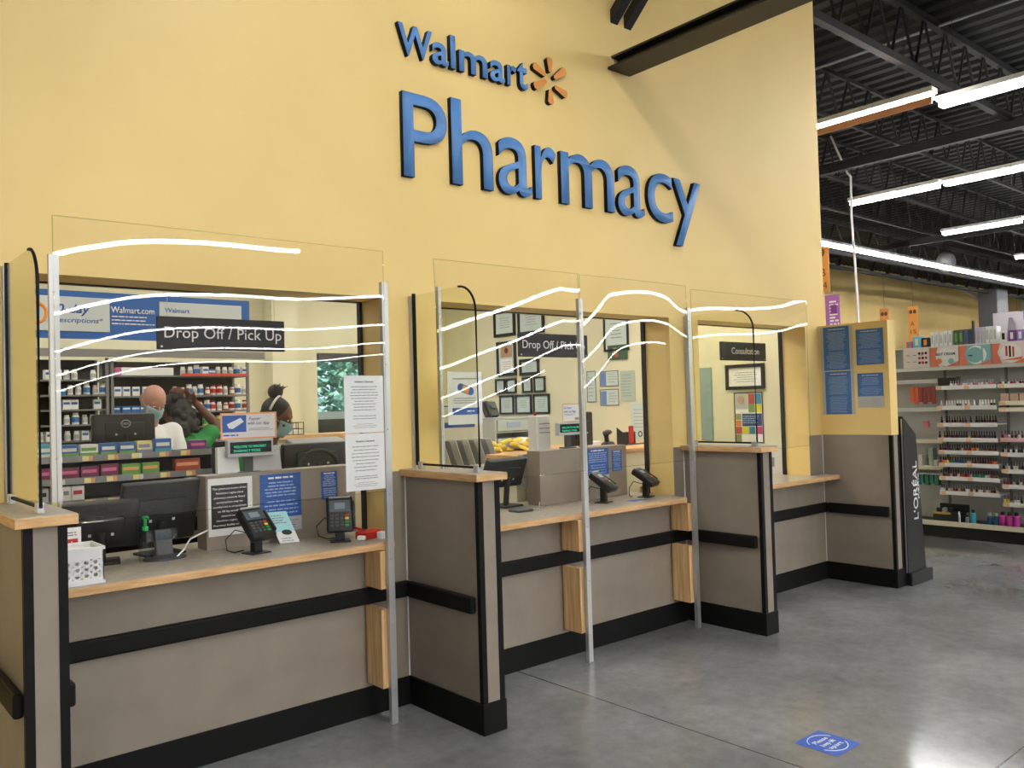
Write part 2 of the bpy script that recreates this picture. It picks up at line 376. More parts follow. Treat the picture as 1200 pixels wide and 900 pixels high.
# ============================================================ half walls between the counters
def bump_rail(b, p, q, n, z0=.545, z1=.625):     # horizontal bumper from p to q (xy), standing off along n
    p, q, n = Vector(p), Vector(q), Vector(n); d = (q-p); L = d.length; c = (p+q)/2 + n*.016
    ang = math.atan2(d.y, d.x); b.mbox(Matrix.Translation((c.x, c.y, (z0+z1)/2)) @ Matrix.Rotation(ang, 4, 'Z'), L, .032, z1-z0, .011, 3)
def half_wall(x, depth, zt, label, rails=True, ytop=None, capped=True, mat_top=None):
    t = T('half_wall', label, 'half wall', (x+DW/2, -depth/2, 0))
    b = MB(); b.box(x, x+DW, -depth, 0, 0, zt); O('body_panel', b, taupe, t)
    b = MB()
    for s_, xx in ((-1, x), (1, x+DW)):
        b.box(min(xx, xx-s_*.024)-(.004 if s_ < 0 else 0), max(xx, xx-s_*.024)+(.004 if s_ > 0 else 0), -depth-.004, -depth+.0, ZB, zt)
        b.box(xx+(-.004 if s_ < 0 else 0), xx+(.004 if s_ > 0 else 0), -depth, -depth+.022, ZB, zt)
    O('corner_guard', b, black, t)
    b = MB(); e = .0095; b.box(x-e, x+DW+e, -depth-e, -e, 0, ZB, .003, 1); O('baseboard', b, black, t)
    b = MB(); b.box(x-.007, x, -.009, 0, ZB, zt); O('corner_trim', b, whitep, t, label='thin aluminium trim')
    if rails:
        for xx, n in ((x, (-1, 0, 0)), (x+DW, (1, 0, 0)))[:1 if ytop else 2]:
            b = MB(); bump_rail(b, (xx, -.045, 0), (xx, -depth+.035, 0), n); O('bumper_rail', b, black, t)
    if capped:
        o = .032; b = MB(); b.box(x-o, x+DW+o, -depth-o, -.001, zt, zt+CT-.002, .003, 2); c = O('cap_board', b, wood, t)
        b = MB(); b.box(x-o+.003, x+DW+o-.003, -depth-o+.003, -.001, zt+CT-.002, zt+CT, 0); O('laminate_top', b, taupe2, c)
    if ytop:
        b = MB(); b.box(x, x+DW, -depth, 0, zt, ytop, .002, 1); O('yellow_upper_panel', b, yellow, t)
    return t
half_wall(X1, DD, ZC-CT, 'taupe half wall with a wood cap, nearest the camera at the left edge')
half_wall(X2, DD, ZC-CT, 'taupe half wall with wood cap between the two drop off counters')
half_wall(X3, DD, ZC-CT, 'taupe half wall with wood cap just before the consultation counter')
half_wall(X4, D4, 1.1786, 'tall half wall, yellow above and taupe below, carrying blue posters', ytop=2.0755, capped=False)
# tinted glass fins on the caps
def fin(x, label):
    t = T('privacy_glass', label, 'glass panel', (x, -.29, ZC))
    y0, y1, z0, z1, r = -.03, -.548, 1.212, 2.075, .13
    out = [(x, y0, z0), (x, y0, z1)]
    out += [(x, y1+r-r*math.sin(a), z1-r+r*math.cos(a)) for a in [math.pi/2*k/8 for k in range(9)]] + [(x, y1, z0)]
    b = MB(); b.prism([(p[0]-.003, p[1], p[2]) for p in out], (.006, 0, 0)); g = O('glass_sheet', b, glass, t)
    b = MB(); b.tube([(p[0], p[1], p[2]) for p in out[2:]], .0055, 6); O('edge_gasket', b, black, t)
    b = MB(); b.box(x-.007, x+.007, y0-.012, y0+.002, z0, z1+.01); b.box(x-.006, x+.006, y1, y0, z0-.008, z0+.002); O('back_channel', b, black, t)
    b = MB(); b.box(x-.012, x+.012, y0+.002, -.001, z0-.02, z1); O('wall_channel', b, alu, t)
    for yy in (-.07, -.53):
        b = MB(); b.box(x-.012, x+.012, yy-.018, yy+.018, ZC, z0+.01, .003); O('clamp', b, alu, t)
    return t
fin(X1+DW/2, 'tinted glass screen on the half wall at the left edge'); fin(X2+DW/2, 'tinted rounded glass screen standing between the two drop off windows'); fin(X3+DW/2, 'tinted rounded glass screen on the half wall beside the consultation window')
# ============================================================ service counters
def counter(xa, xb, op, label, ytop):
    t = T('service_counter', label, 'counter', ((xa+xb)/2, 0, 0))
    b = MB(); b.box(xa, xb, -.006, 0, 0, ZK-CT)
    if op[0]-xa > .02: b.box(xa, op[0], -.006, 0, ZK-CT, 1.1786)
    if xb-op[1] > .02: b.box(op[1], xb, -.006, 0, ZK-CT, 1.1786)
    O('front_panel', b, taupe, t)
    b = MB(); e = .0095; b.box(xa, xb, -e-.006, -.006, 0, ZB, .003, 1); O('baseboard', b, black, t)
    b = MB(); bump_rail(b, (xa+.002, -.006, 0), (xb-.006, -.006, 0), (0, -1, 0)); O('bumper_rail', b, black, t)
    o = .147; x1 = xb-(.16 if xb < 5 else .002); b = MB()
    b.box(xa+.002, x1, -o, -.007, ZK-CT, ZK-.0015, .003, 2); b.box(op[0]+.001, op[1]-.001, -.007, .62, ZK-CT, ZK-.0015); c = O('countertop', b, wood, t)
    b = MB(); b.box(xa+.004, x1-.003, -o+.003, -.007, ZK-.0015, ZK); b.box(op[0]+.001, op[1]-.001, -.007, .62, ZK-.0015, ZK); O('laminate_top', b, taupe2, c)
    return t
counter(X1+DW, X2, OPEN[0], 'taupe counter with wood edge under the first drop off window, holding the white basket', 0)
counter(X2+DW, X3, OPEN[1], 'taupe counter with wood edge under the second drop off window, midway along', 0)
counter(X3+DW, X4, OPEN[2], 'taupe counter with wood edge under the consultation window', 0)
b = MB(); bump_rail(b, (-2.0, -.006, 0), (-.0, -.006, 0), (0, -1, 0))
tag(O('bumper_rail', b, black), 'black bumper rail on the wall left of the nearest half wall', 'rail')
# ============================================================ acrylic screens and their posts
def interp(pts, x):
    if x <= pts[0][0]: return pts[0][1]
    for (a, u_), (c, v_) in zip(pts, pts[1:]):
        if x <= c:
            i = pts.index((a, u_)); p = pts[i-1] if i else (a-(c-a), u_-(v_-u_)*.5); q = pts[i+2] if i+2 < len(pts) else (c+(c-a), v_+(v_-u_)*.5)
            m0 = (v_-p[1])/(c-p[0])*(c-a); m1 = (q[1]-u_)/(q[0]-a)*(c-a); s_ = (x-a)/(c-a)
            return (2*s_**3-3*s_**2+1)*u_+(s_**3-2*s_**2+s_)*m0+(-2*s_**3+3*s_**2)*v_+(s_**3-s_**2)*m1
    return pts[-1][1]
def screen(x0, x1, z0, z1, tilt, label, y0=-.193):
    b = MB(); n, m = 110, 8; g = []
    for i in range(n+1):
        x = x0+(x1-x0)*i/n; tl = interp(tilt, x)
        g.append([b.bm.verts.new((x, y0+tl*(z0+(z1-z0)*j/m-1.75), z0+(z1-z0)*j/m)) for j in range(m+1)])
    EDGE = [v.co.copy() for v in [c_[m] for c_ in g]] ; EDGE = [g[0][0].co.copy()]+EDGE+[g[n][0].co.copy()]+[g[n-i][0].co.copy() for i in range(0, n+1, 5)]
    for i in range(n):
        for j in range(m): b.bm.faces.new((g[i][j], g[i+1][j], g[i+1][j+1], g[i][j+1]))
    o = O('acrylic_screen', b, acrylic, label=label, cat='screen', group=None, smooth=True)
    o.data.materials.append(acback); o.data.materials.append(acedge)
    md = o.modifiers.new('s', 'SOLIDIFY'); md.thickness = .005; md.offset = -1; md.material_offset = 1; md.use_rim = False
    e_ = MB(); e_.tube([tuple(g_) for g_ in EDGE], .0022, 6); O('cut_edge', e_, acedge, o)
    return o
screen(.184, 1.607, 1.104, 2.253, [(.184, .018), (.30, .012), (.50, .004), (.78, 0), (1.2, -.001), (1.607, -.007)], 'clear acrylic screen hung before the first drop off window')
screen(1.923, 2.943, 1.104, 2.25, [(1.92, .05), (2.2, .036), (2.45, .024), (2.8, .005), (2.943, .003)], 'clear acrylic screen before the left half of the second drop off window')
screen(2.947, 3.94, 1.104, 2.25, [(2.947, .042), (3.1, .026), (3.25, .008), (3.5, -.001), (3.75, .0), (3.94, .012)], 'clear acrylic screen before the right half of the second drop off window')
screen(3.99, 5.413, 1.12, 2.232, [(3.99, .014), (4.3, .009), (4.7, .006), (5.1, .0), (5.413, -.009)], 'clear acrylic screen hung before the consultation window')
def post(x, z0, label, mat=aluw, w_=.034, z1=2.106, y=-.178):
    t = T('screen_post', label, 'post', (x, y, z0)); h = w_/2
    b = MB(); b.box(x-h, x+h, y-.012, y-.0095, z0, z1); b.box(x-h, x-h+.003, y-.0095, y+.012, z0, z1); b.box(x+h-.003, x+h, y-.0095, y+.012, z0, z1); O('channel', b, mat, t)
    z = z0+.16
    while z < z1:
        b = MB(); b.cyl((x, y-.017, z), (x, y-.012, z), .0055, seg=8); O('bolt', b, alu, t); z += .31
    return t
post(.186, ZC, 'white aluminium post standing on the wood cap at the left edge')
post(1.617, 0, 'aluminium floor post holding the two white letters, tallest in the picture', alu)
post(1.94, ZC, 'slim white post on the cap behind the middle glass fin', w_=.018)
post(2.95, 0, 'aluminium floor post in the middle of the second drop off counter', alu)
post(3.965, 0, 'aluminium floor post beside the consultation half wall', alu)
for x, who in ((1.592, 'first counter'), (2.925, 'middle of the second counter'), (3.94, 'right end of the second counter')):
    for za, zb, q in ((.165, .54, 'long lower'), (.635, .815, 'short upper')):
        b = MB(); b.box(x-.019, x+.019, -.16, -.016, za, zb, .002, 1); tag(O('lumber_block', b, lumber), q+' raw lumber block behind the post, '+who, 'wood block')
# ============================================================ letters on the wall
def letter(ch, fit, label, name='sign_letter', dep=.03, bold=0, group=None):
    b = MB(); glyphs(b, ch, Fr((0, 0, 0)).m(0, 0, 0), depth=dep, bold=bold, fit=fit)
    bm = b.bm; bm.normal_update()
    for f in bm.faces: f.material_index = 0 if max(v.co.y for v in f.verts) < -dep+.001 else 1
    o = O(name, b, [blue, black], label=label, cat='letter', group=group); return o
BW, BP = .018, .003
for ch, x0, x1, z0, z1, l in (('P', 1.852, 2.135, 2.697, 3.14, 'large blue capital P starting the lower word'), ('h', 2.163, 2.450, 2.703, 3.172, 'large blue letter h after the capital P'),
    ('a', 2.488, 2.742, 2.700, 3.030, 'large blue letter a, first a of the lower word, after the h'), ('r', 2.769, 2.942, 2.706, 3.026, 'large blue letter r of the lower word'), ('m', 2.978, 3.449, 2.706, 3.028, 'large blue letter m, widest of all letters'),
    ('a', 3.482, 3.741, 2.700, 3.030, 'large blue letter a between the m and the c'), ('c', 3.776, 4.036, 2.700, 3.032, 'large blue letter c next to last in the lower word'), ('y', 4.045, 4.352, 2.560, 3.022, 'large blue letter y ending the lower word')):
    letter(ch, (x0, x1, z0, z1), l, bold=BP)
for ch, x0, x1, z0, z1, l in (('W', 1.836, 2.052, 3.333, 3.497, 'small blue capital W at the top left of the sign'), ('a', 2.050, 2.158, 3.331, 3.452, 'small blue letter a right after the W'), ('l', 2.171, 2.205, 3.333, 3.515, 'small blue letter l, a single tall bar'),
    ('m', 2.229, 2.429, 3.333, 3.452, 'small blue letter m in the upper word'), ('a', 2.447, 2.556, 3.331, 3.452, 'small blue letter a between the small m and r'), ('r', 2.574, 2.645, 3.333, 3.452, 'small blue letter r of the upper word'), ('t', 2.652, 2.730, 3.331, 3.490, 'small blue letter t beside the orange spark')):
    letter(ch, (x0, x1, z0, z1), l, bold=BW)
for (ox, oz), (ix, iz), l in (((2.912, 3.574), (2.915, 3.488), 'top'), ((3.045, 3.529), (2.949, 3.459), 'upper right'), ((3.053, 3.373), (2.954, 3.403), 'lower right'), ((2.914, 3.291), (2.911, 3.378), 'bottom'), ((2.78, 3.369), (2.878, 3.422), 'lower left'), ((2.778, 3.501), (2.872, 3.457), 'upper left')):
    o_, i_ = Vector((ox, 0, oz)), Vector((ix, 0, iz)); d = (o_-i_).normalized(); pz = Vector((-d.z, 0, d.x)); wo, wi = .024, .012
    pts = [i_+pz*wi, o_-d*.014+pz*wo, o_-d*.003+pz*wo*.6, o_, o_-d*.003-pz*wo*.6, o_-d*.014-pz*wo, i_-pz*wi, i_-d*.006]
    b = MB(); b.prism(pts, (0, -.03, 0)); b.bm.normal_update()
    bmesh.ops.recalc_face_normals(b.bm, faces=b.bm.faces)
    for f in b.bm.faces: f.material_index = 0 if f.normal.y < -.5 else 1
    O('spark_ray', b, [orange, black], label='orange ray of the spark emblem, the %s one' % l, cat='emblem')
# ============================================================ store lighting
def tube_lamp(p, q, label, group=None, skirt=False):        # strip lamp from p to q (xy), z = underside
    (xa, ya), (xb, yb) = p, q; z = 5.0; ax = 'x' if abs(xb-xa) > abs(yb-ya) else 'y'
    t = T('strip_light', label, 'ceiling light', ((xa+xb)/2, (ya+yb)/2, z), group)
    def bx(w_, z0, z1, e=0):
        b = MB()
        if ax == 'x': b.box(min(xa, xb)+e, max(xa, xb)-e, ya-w_/2, ya+w_/2, z0, z1)
        else: b.box(xa-w_/2, xa+w_/2, min(ya, yb)+e, max(ya, yb)-e, z0, z1)
        return b
    O('housing', bx(.16, z+.05, z+.11), whitem, t); O('tube', bx(.12, z-.02, z+.05, .03), lampg, t)
    for f in (.12, .88):
        xx, yy = xa+(xb-xa)*f, ya+(yb-ya)*f; h_ = MB(); h_.cyl((xx, yy, z+.11), (xx, yy, 6.24), .003, seg=5); O('hanger', h_, steel, t)
    if skirt:
        for s_ in (-1, 1): h_ = MB(); h_.prism([(xa+s_*.08, ya, z+.06), (xa+s_*.14, ya, z-.115), (xa+s_*.145, ya, z-.115), (xa+s_*.085, ya, z+.06)], (0, yb-ya, 0)); O('reflector', h_, whitem, t)
    return t
G = 'strip lights in the runs over the shop'
A = tube_lamp((9.75, .56), (9.75, 3.4), 'strip light nearest the yellow wall, its near end just past the corner'); 
b = MB(); b.box(9.655, 9.685, .56, 3.4, 4.90, 4.985); O('side_reflector', b, corange, A, label='tan side strip')
for k in range(3): tube_lamp((10.16, .69-1.66*k), (10.16, .69-1.66*(k+1)+.04), ('bright strip light at the upper right corner of the picture', 'strip light of the near run, out beyond the right edge', 'strip light of the near run, farthest beyond the right edge')[k])
for k in range(4): tube_lamp((14.29, 4.0-1.66*k), (14.29, 4.0-1.66*(k+1)+.04), ('left strip light of the long run behind the hanging white cord', 'right strip light of the long run behind the hanging white cord', 'strip light of the second run beyond the right edge', 'strip light of the second run, farthest beyond the right edge')[k])
for k in range(3): tube_lamp((18.9, 4.27-1.66*k), (18.9, 4.27-1.66*(k+1)+.04), ('strip light below and right of the long run, starting above the far shelves', 'strip light of the third run beyond the right edge', 'strip light of the third run, farthest beyond the right edge')[k])
tube_lamp((24.2, 4.6), (24.2, 1.5), 'short distant strip light at the right edge of the picture')
for k in range(14): tube_lamp((15.0+1.9*k, 6.4), (15.0+1.9*k+1.86, 6.4), 'strip light in the far run that slants down to the right above the back wall', 'strip lights in the far run')
for y, xa, xb in ((-14, -12, 8), (-21.5, -12, 42), (-31, -12, 42), (-42, -12, 42), (-54, -12, 42), (-8, 12, 42), (-15, 12, 42)):
    tube_lamp((xa, y), (xb, y), {-14: 'first', -21.5: 'second', -31: 'third', -42: 'fourth', -54: 'fifth', -8: 'near right', -15: 'far right'}[y]+' cross run of strip lights behind the camera')
for x, ya, q in ((-3.2, -2.8, 'to the left of'), (1.75, -1.5, 'just ahead of'), (6.4, -7.0, 'to the right of'), (7.4, -1.6, 'beyond the half walls, far right of')):
    tube_lamp((x, ya), (x, -10.5 if x < 7 else -5), 'long run of strip lights overhead, %s the camera' % q, skirt=True)
for x, y in ((.2, 1.9), (2.2, 1.6), (4.4, 1.7), (.2, 4.0), (2.2, 4.0), (4.4, 4.0), (5.1, .75)):
    t = T('ceiling_panel_light', 'flat ceiling light panel inside the pharmacy room', 'ceiling light', (x, y, 3.06), 'ceiling panels of the pharmacy room')
    b = MB(); b.box(x-.6, x+.6, y-.3, y+.3, 3.085, 3.1); O('frame', b, white, t); b = MB(); b.box(x-.57, x+.57, y-.27, y+.27, 3.075, 3.085); O('diffuser', b, trof, t)
# ============================================================ SIGNS
blackboard = M('black_board', '#26272A', .45)
def hang_sign(x0, x1, z0, z1, body, tx, tw, th, label, y=.30):
    t = T('hanging_sign', label, 'sign', ((x0+x1)/2, y, z0))
    b = MB(); b.box(x0, x1, y, y+.012, z0, z1, .002, 1); O('sign_board', b, blackboard, t)
    b = MB(); glyphs(b, body, FS((0, y, 0)).m(tx, z0+(z1-z0)*.36, .0002), width=tw, height=th, depth=.001); O('lettering', b, inkw, t)
    for xx in (x0+.05, x1-.05):
        b = MB(); b.cyl((xx, y+.006, z1), (xx, y+.006, 3.1), .0012, seg=6); O('hanging_wire', b, alu, t)
    for xx in (x0+.02, x1-.02):
        b = MB(); b.cyl((xx, y-.003, z0+.014), (xx, y, z0+.014), .005, seg=8); O('screw', b, alu, t)
hang_sign(.709, 1.33, 1.797, 1.95, 'Drop Off / Pick Up', .742, .57, .052, 'black hanging sign with white words over the counter nearest the camera')
hang_sign(2.888, 3.50, 1.797, 1.948, 'Drop Off / Pick Up', 2.92, .55, .052, 'black hanging sign with white words behind the middle floor post')
hang_sign(4.984, 5.612, 1.80, 1.948, 'Consultation', 5.13, .38, .052, 'black hanging sign reading Consultation')
# sheets taped to the acrylic
def sheet_paper(x, z, w_, h_, label, head, layers, y=-.199, seed=1):
    return poster('taped_sheet', label, 'paper', FS((x, y, z)), w_, h_, white, layers, t=.0008)
sheet_paper(1.379, 1.388, .209, .267, 'upper of two white letters taped to the acrylic by the tall post', 0,
    [('text', 'Attention Customers', .105, .235, .0085, ink, 'c', .10, .01), ('lines', .03, .18, .10, .222, 9, .0035, inkg, True), ('lines', .03, .18, .06, .085, 2, .0035, inkg, True), ('lines', .04, .17, .02, .045, 3, .002, inkg, True)])
sheet_paper(1.379, 1.120, .209, .265, 'lower of two white letters taped to the acrylic by the tall post', 0,
    [('text', 'Attention Customers', .105, .225, .0085, ink, 'c', .10, .01), ('lines', .03, .18, .085, .212, 8, .0035, inkg, True), ('lines', .03, .18, .05, .07, 2, .0035, inkg, True), ('lines', .04, .17, .015, .04, 3, .002, inkg, True)])
band = [(.085+.052*math.cos(a)*.98, .185+.02*math.sin(a)) for a in [2*math.pi*k/20 for k in range(20)]]
def rot2(pts, c, an): return [(c[0]+(x-c[0])*math.cos(an)-(y-c[1])*math.sin(an), c[1]+(x-c[0])*math.sin(an)+(y-c[1])*math.cos(an)) for x, y in pts]
pill = [(.115+sx*.034+.021*math.cos(a), .18+.021*math.sin(a)) for sx, r_ in ((1, 0), (-1, 1)) for a in [math.pi*(-.5+k/8)+math.pi*r_ for k in range(9)]]
sheet_paper(1.977, 1.405, .222, .272, 'white sheet with a blue bandage picture taped behind the middle glass fin', 0,
    [('text', 'Immunization Resources', .111, .232, .008, ink, 'c', .15, .0), ('poly', rot2(pill, (.115, .18), -.3), bluep), ('poly', rot2([(.093, .162), (.137, .162), (.137, .198), (.093, .198)], (.115, .18), -.3), orange),
     ('lines', .03, .19, .105, .14, 3, .004, inkg, True), ('rect', .028, .05, .2, .085, bluep), ('lines', .12, .19, .06, .075, 1, .006, inkw)], y=-.186)
# posters on the raised partitions
part1 = T('counter_riser', 'taupe riser box on the first counter carrying one black and two blue notices', 'counter riser', (1.31, .36, ZK))
b = MB(); b.box(.918, 1.712, .3, .42, ZK, 1.205, .002, 1); O('riser_body', b, taupe, part1)
part2 = T('counter_riser', 'taupe riser box on the second counter carrying two blue notices', 'counter riser', (3.43, .36, ZK))
b = MB(); b.box(3.036, 3.85, .3, .42, ZK, 1.2, .002, 1); O('riser_body', b, taupe, part2)
blk = M('notice_black', '#2C2C2E', .5)
L_ = [('rect', .014, .034, .192, .24, blk)]
for i, s_ in enumerate(('This pharmacy is part of the', 'Northern Lights Oral', 'pharmacy network. Every', 'prescription may be', 'cancelled due to an agreement', 'to fill by another', 'network owned', 'Northern Lights Oral', 'Pharmacy facility or other')):
    L_.append(('text', s_, .103, .218-.0215*i, .0085, inkw, 'c', min(.165, .0066*len(s_)), .012))
poster('notice', 'black notice with a white border on the riser of the first counter', 'notice', FS((.927, .2985, .918)), .216, .272, white, L_, t=.0015)
def blue_notice(x, z, w_, h_, label, split=0, fr=None, n=16, head='', cat='notice', seed=0, th=None, grp=None, side=0, mat=None):
    fr = fr or FS((x, .2985, z)); th = th or h_/n*.38; ls = []
    if split: ls.append(('rect', 0, 0, w_, split, lgrey)); ls.append(('lines', w_*.55, w_*.93, split*.15, split*.8, 4, th*.7, inkg))
    if side: ls += [('rect', 0, 0, side, h_, lgrey), ('rect', w_-side, 0, w_, h_, lgrey)]
    ls.append(('lines', w_*.16+side*.3, w_*.84, h_*.90, h_*.97, 1, th*1.3, inkw, True, .8)); a0 = w_*.08+side; a1 = w_*.92-side
    q0, q1, q2 = split+h_*.04, split+(h_-split)*.42, h_*.88
    ls.append(('lines', a0, a1, q1+h_*.04, q2, max(2, int((q2-q1)/(th*2.4))), th, paleink, True)); ls.append(('lines', a0, a1, q0, q1, max(2, int((q1-q0)/(th*2.4))), th, paleink, True))
    return poster('notice', label, cat, fr, w_, h_, mat or bluep, ls, t=.0015)
paleink = M('pale_ink', '#9DB6DE', .6)
blue_notice(1.182, .903, .217, .286, 'large blue notice with a pale foot on the riser of the first counter', .07)
blue_notice(1.513, 1.038, .092, .143, 'small blue notice on the riser of the first counter', n=12)
blue_notice(3.452, .985, .214, .203, 'large blue notice on the riser of the second counter', .025, n=12)
blue_notice(3.70, 1.026, .098, .141, 'small blue notice on the riser of the second counter', n=12)
wing_blue = M('wing_blue', '#4272B4', .45)
def wingp(ya, yb, z0, z1, label, split=0, side=0):
    w_ = ya-yb; o = blue_notice(0, 0, w_, z1-z0, label, split, FW((X4-.0005, ya, z0)), 20, th=.004, side=side, mat=wing_blue)
    return o
bluep2 = bluep
wingp(-.018, -.298, 1.702, 2.06, 'tall blue notice with silver side strips, upper left of the four on the yellow panel', side=.028)
wingp(-.022, -.30, 1.345, 1.695, 'tall blue notice with silver side strips, lower left of the four on the yellow panel', side=.028)
wingp(-.325, -.548, 1.735, 2.018, 'blue notice at the upper right of the four on the yellow panel')
wingp(-.325, -.535, 1.395, 1.668, 'blue notice with a white foot at the lower right of the yellow panel', .09)
# floor sticker
fr = Fr((2.735, -1.815, .0008), (1, 0, 0), (0, 1, 0)); ls = []
for i, s_ in enumerate(('Please', 'keep 6ft', 'apart')): ls.append(('text', s_, .1, .124-.036*i, .023, inkw, 'c', .1, .015))
fr2 = fr; 
stick = poster('floor_sticker', 'blue square floor sticker with white words inside a ring', 'sticker', fr2, .2, .2, M('sticker_blue', '#3565C8', .4), ls, t=.0006)
for a0, a1 in ((.35, 2.6), (3.5, 5.75)):
    b = MB(); n = 14; b.tube([fr2.p(.1+.083*math.cos(a0+(a1-a0)*k/n), .1+.083*math.sin(a0+(a1-a0)*k/n), .001) for k in range(n+1)], .0022, 4); O('ring_text', b, inkw, stick)

# ============================================================ CARD TERMINALS
def card_terminal(label, loc, rz, tilt, h=.1, cord=True):
    t = T('card_terminal', label, 'card reader')
    b = MB(); b.box(-.05, .05, -.045, .045, 0, .006, .003); O('base_plate', b, blackg, t)
    b = MB(); b.box(-.022, .022, -.018, .018, .006, h, .004); O('stand', b, blackg, t)
    m = Matrix.Translation((0, 0, h+.03)) @ Matrix.Rotation(tilt, 4, 'X')       # face normal = local -y
    b = MB(); b.mbox(m @ Matrix.Translation((0, 0, 0)), .128, .042, .175, .012, 3); b.mbox(m @ Matrix.Translation((.066, 0, .0)), .014, .05, .12, .005); body = O('body', b, blackg, t, smooth='auto')
    b = MB(); b.mbox(m @ Matrix.Translation((0, -.0215, .04)), .1, .003, .055); O('screen', b, lcdgrey, t)
    b = MB(); b.mbox(m @ Matrix.Translation((0, -.0218, .04)), .05, .003, .03); O('screen_text', b, M('lcd_pale', '#7C8C99', .4) if 'lcd_pale' not in MATS else MATS['lcd_pale'], t)
    b = MB(); b.mbox(m @ Matrix.Translation((0, -.016, .083)), .1, .02, .008); O('card_slot', b, lgrey, t)
    for r in range(4):
        for c in range(4):
            col = dgrey if c < 3 else (red, yel, green, green)[r]
            b = MB(); b.mbox(m @ Matrix.Translation((-.039+.024*c, -.0225, -.005-.0165*r)), .018, .004, .0115, .0015, 1); O('key', b, col, t, label=None)
    if cord:
        b = MB(); b.tube([(-.02, .02, .09), (-.07, .06, .11), (-.11, .075, .07), (-.1, .08, .02), (-.06, .085, .004), (0, .1, .004)], .0028, 6); O('cord', b, blackm, t)
    return place(t, loc, rz)
card_terminal('card terminal tilted back beside the black notice, on the first counter', (1.055, .06, ZK), .2, -.8)
card_terminal('upright card terminal at the right end of the first counter', (1.484, .06, ZK), -.45, -.22, .1)
card_terminal('card terminal on the second counter just right of the middle floor post', (3.40, .10, ZK), .35, -.95)
card_terminal('card terminal on the second counter near the yellow window edge', (3.80, .09, ZK), .35, -1.0)
# ============================================================ customer displays on the risers
def pole_display(x, z, w_, h_, label, cardw, loc_y=.38, zb=1.2):
    t = T('customer_display', label, 'display', (x, loc_y, zb))
    b = MB(); b.box(x-.022, x+.022, loc_y-.012, loc_y+.012, zb, z+.01, .003); b.box(x-.05, x+.05, loc_y-.03, loc_y+.03, zb, zb+.008); O('stand', b, dgrey, t)
    b = MB(); b.box(x-w_/2, x+w_/2, loc_y-.04, loc_y-.004, z, z+h_, .004); O('housing', b, lgrey, t)
    b = MB(); b.box(x-w_/2+.012, x+w_/2-.012, loc_y-.0415, loc_y-.039, z+.018, z+h_-.012); s_ = O('screen', b, lcd, t)
    b = MB(); glyphs(b, 'WELCOME TO WALMART', FS((x-w_/2+.03, loc_y-.0418, z+h_*.52)).m(), width=w_-.07, height=.012, depth=.0006); glyphs(b, 'PHARMACY STORE', FS((x-w_/2+.03, loc_y-.0418, z+h_*.28)).m(), width=w_-.1, height=.012, depth=.0006); O('screen_text', b, lcdg, s_)
pole_display(1.16, 1.282, .235, .085, 'grey customer display with green text on the first riser', .3)
pole_display(3.365, 1.288, .235, .085, 'grey customer display on the second riser behind the acrylic', .3)
whitecard = M('card_white', '#E6E4E4', .5)
c1 = poster('display_card', 'orange bordered card with a blue picture on top of the first customer display', 'card', FS((1.01, .342, 1.368)), .285, .13, whitecard,
    [('rect', .008, .036, .128, .118, bluep), ('poly', [(.03, .075), (.1, .105), (.115, .085), (.06, .052), (.04, .055)], whitep), ('lines', .012, .12, .012, .03, 1, .006, bluep), ('text', 'Faster', .142, .092, .016, navy, 'l', .06, 0, .25), ('text', 'with our App', .136, .07, .016, navy, 'l', .11, 0, .25), ('lines', .14, .27, .04, .055, 2, .003, inkg)], border=corange, bw=.008)
poster('display_card', 'small pink bordered card on top of the second customer display', 'card', FS((3.285, .342, 1.375)), .165, .12, whitecard,
    [('text', 'Go Faster', .014, .086, .014, bluep, 'l', .07), ('text', 'with our App', .014, .062, .014, bluep, 'l', .11), ('lines', .015, .12, .04, .055, 2, .003, inkg), ('rect', .115, .012, .15, .028, inkg)], border=corange, bw=.006)
def folder(x0, x1, y, z0, z1, mat, label, name='paper_stack', d=.03):
    b = MB(); b.prism([(x0, y, z0), (x1, y, z0), (x1-.008, y+.01, z1), (x0+.004, y+.01, z1-.005)], (0, d, 0)); return tag(O(name, b, mat), label, 'paper')
folder(1.01, 1.12, .385, 1.205, 1.335, white, 'white carton edge standing left of the first display stem'); folder(1.19, 1.34, .385, 1.205, 1.325, lgrey, 'grey paper stack standing right of the first display stem')
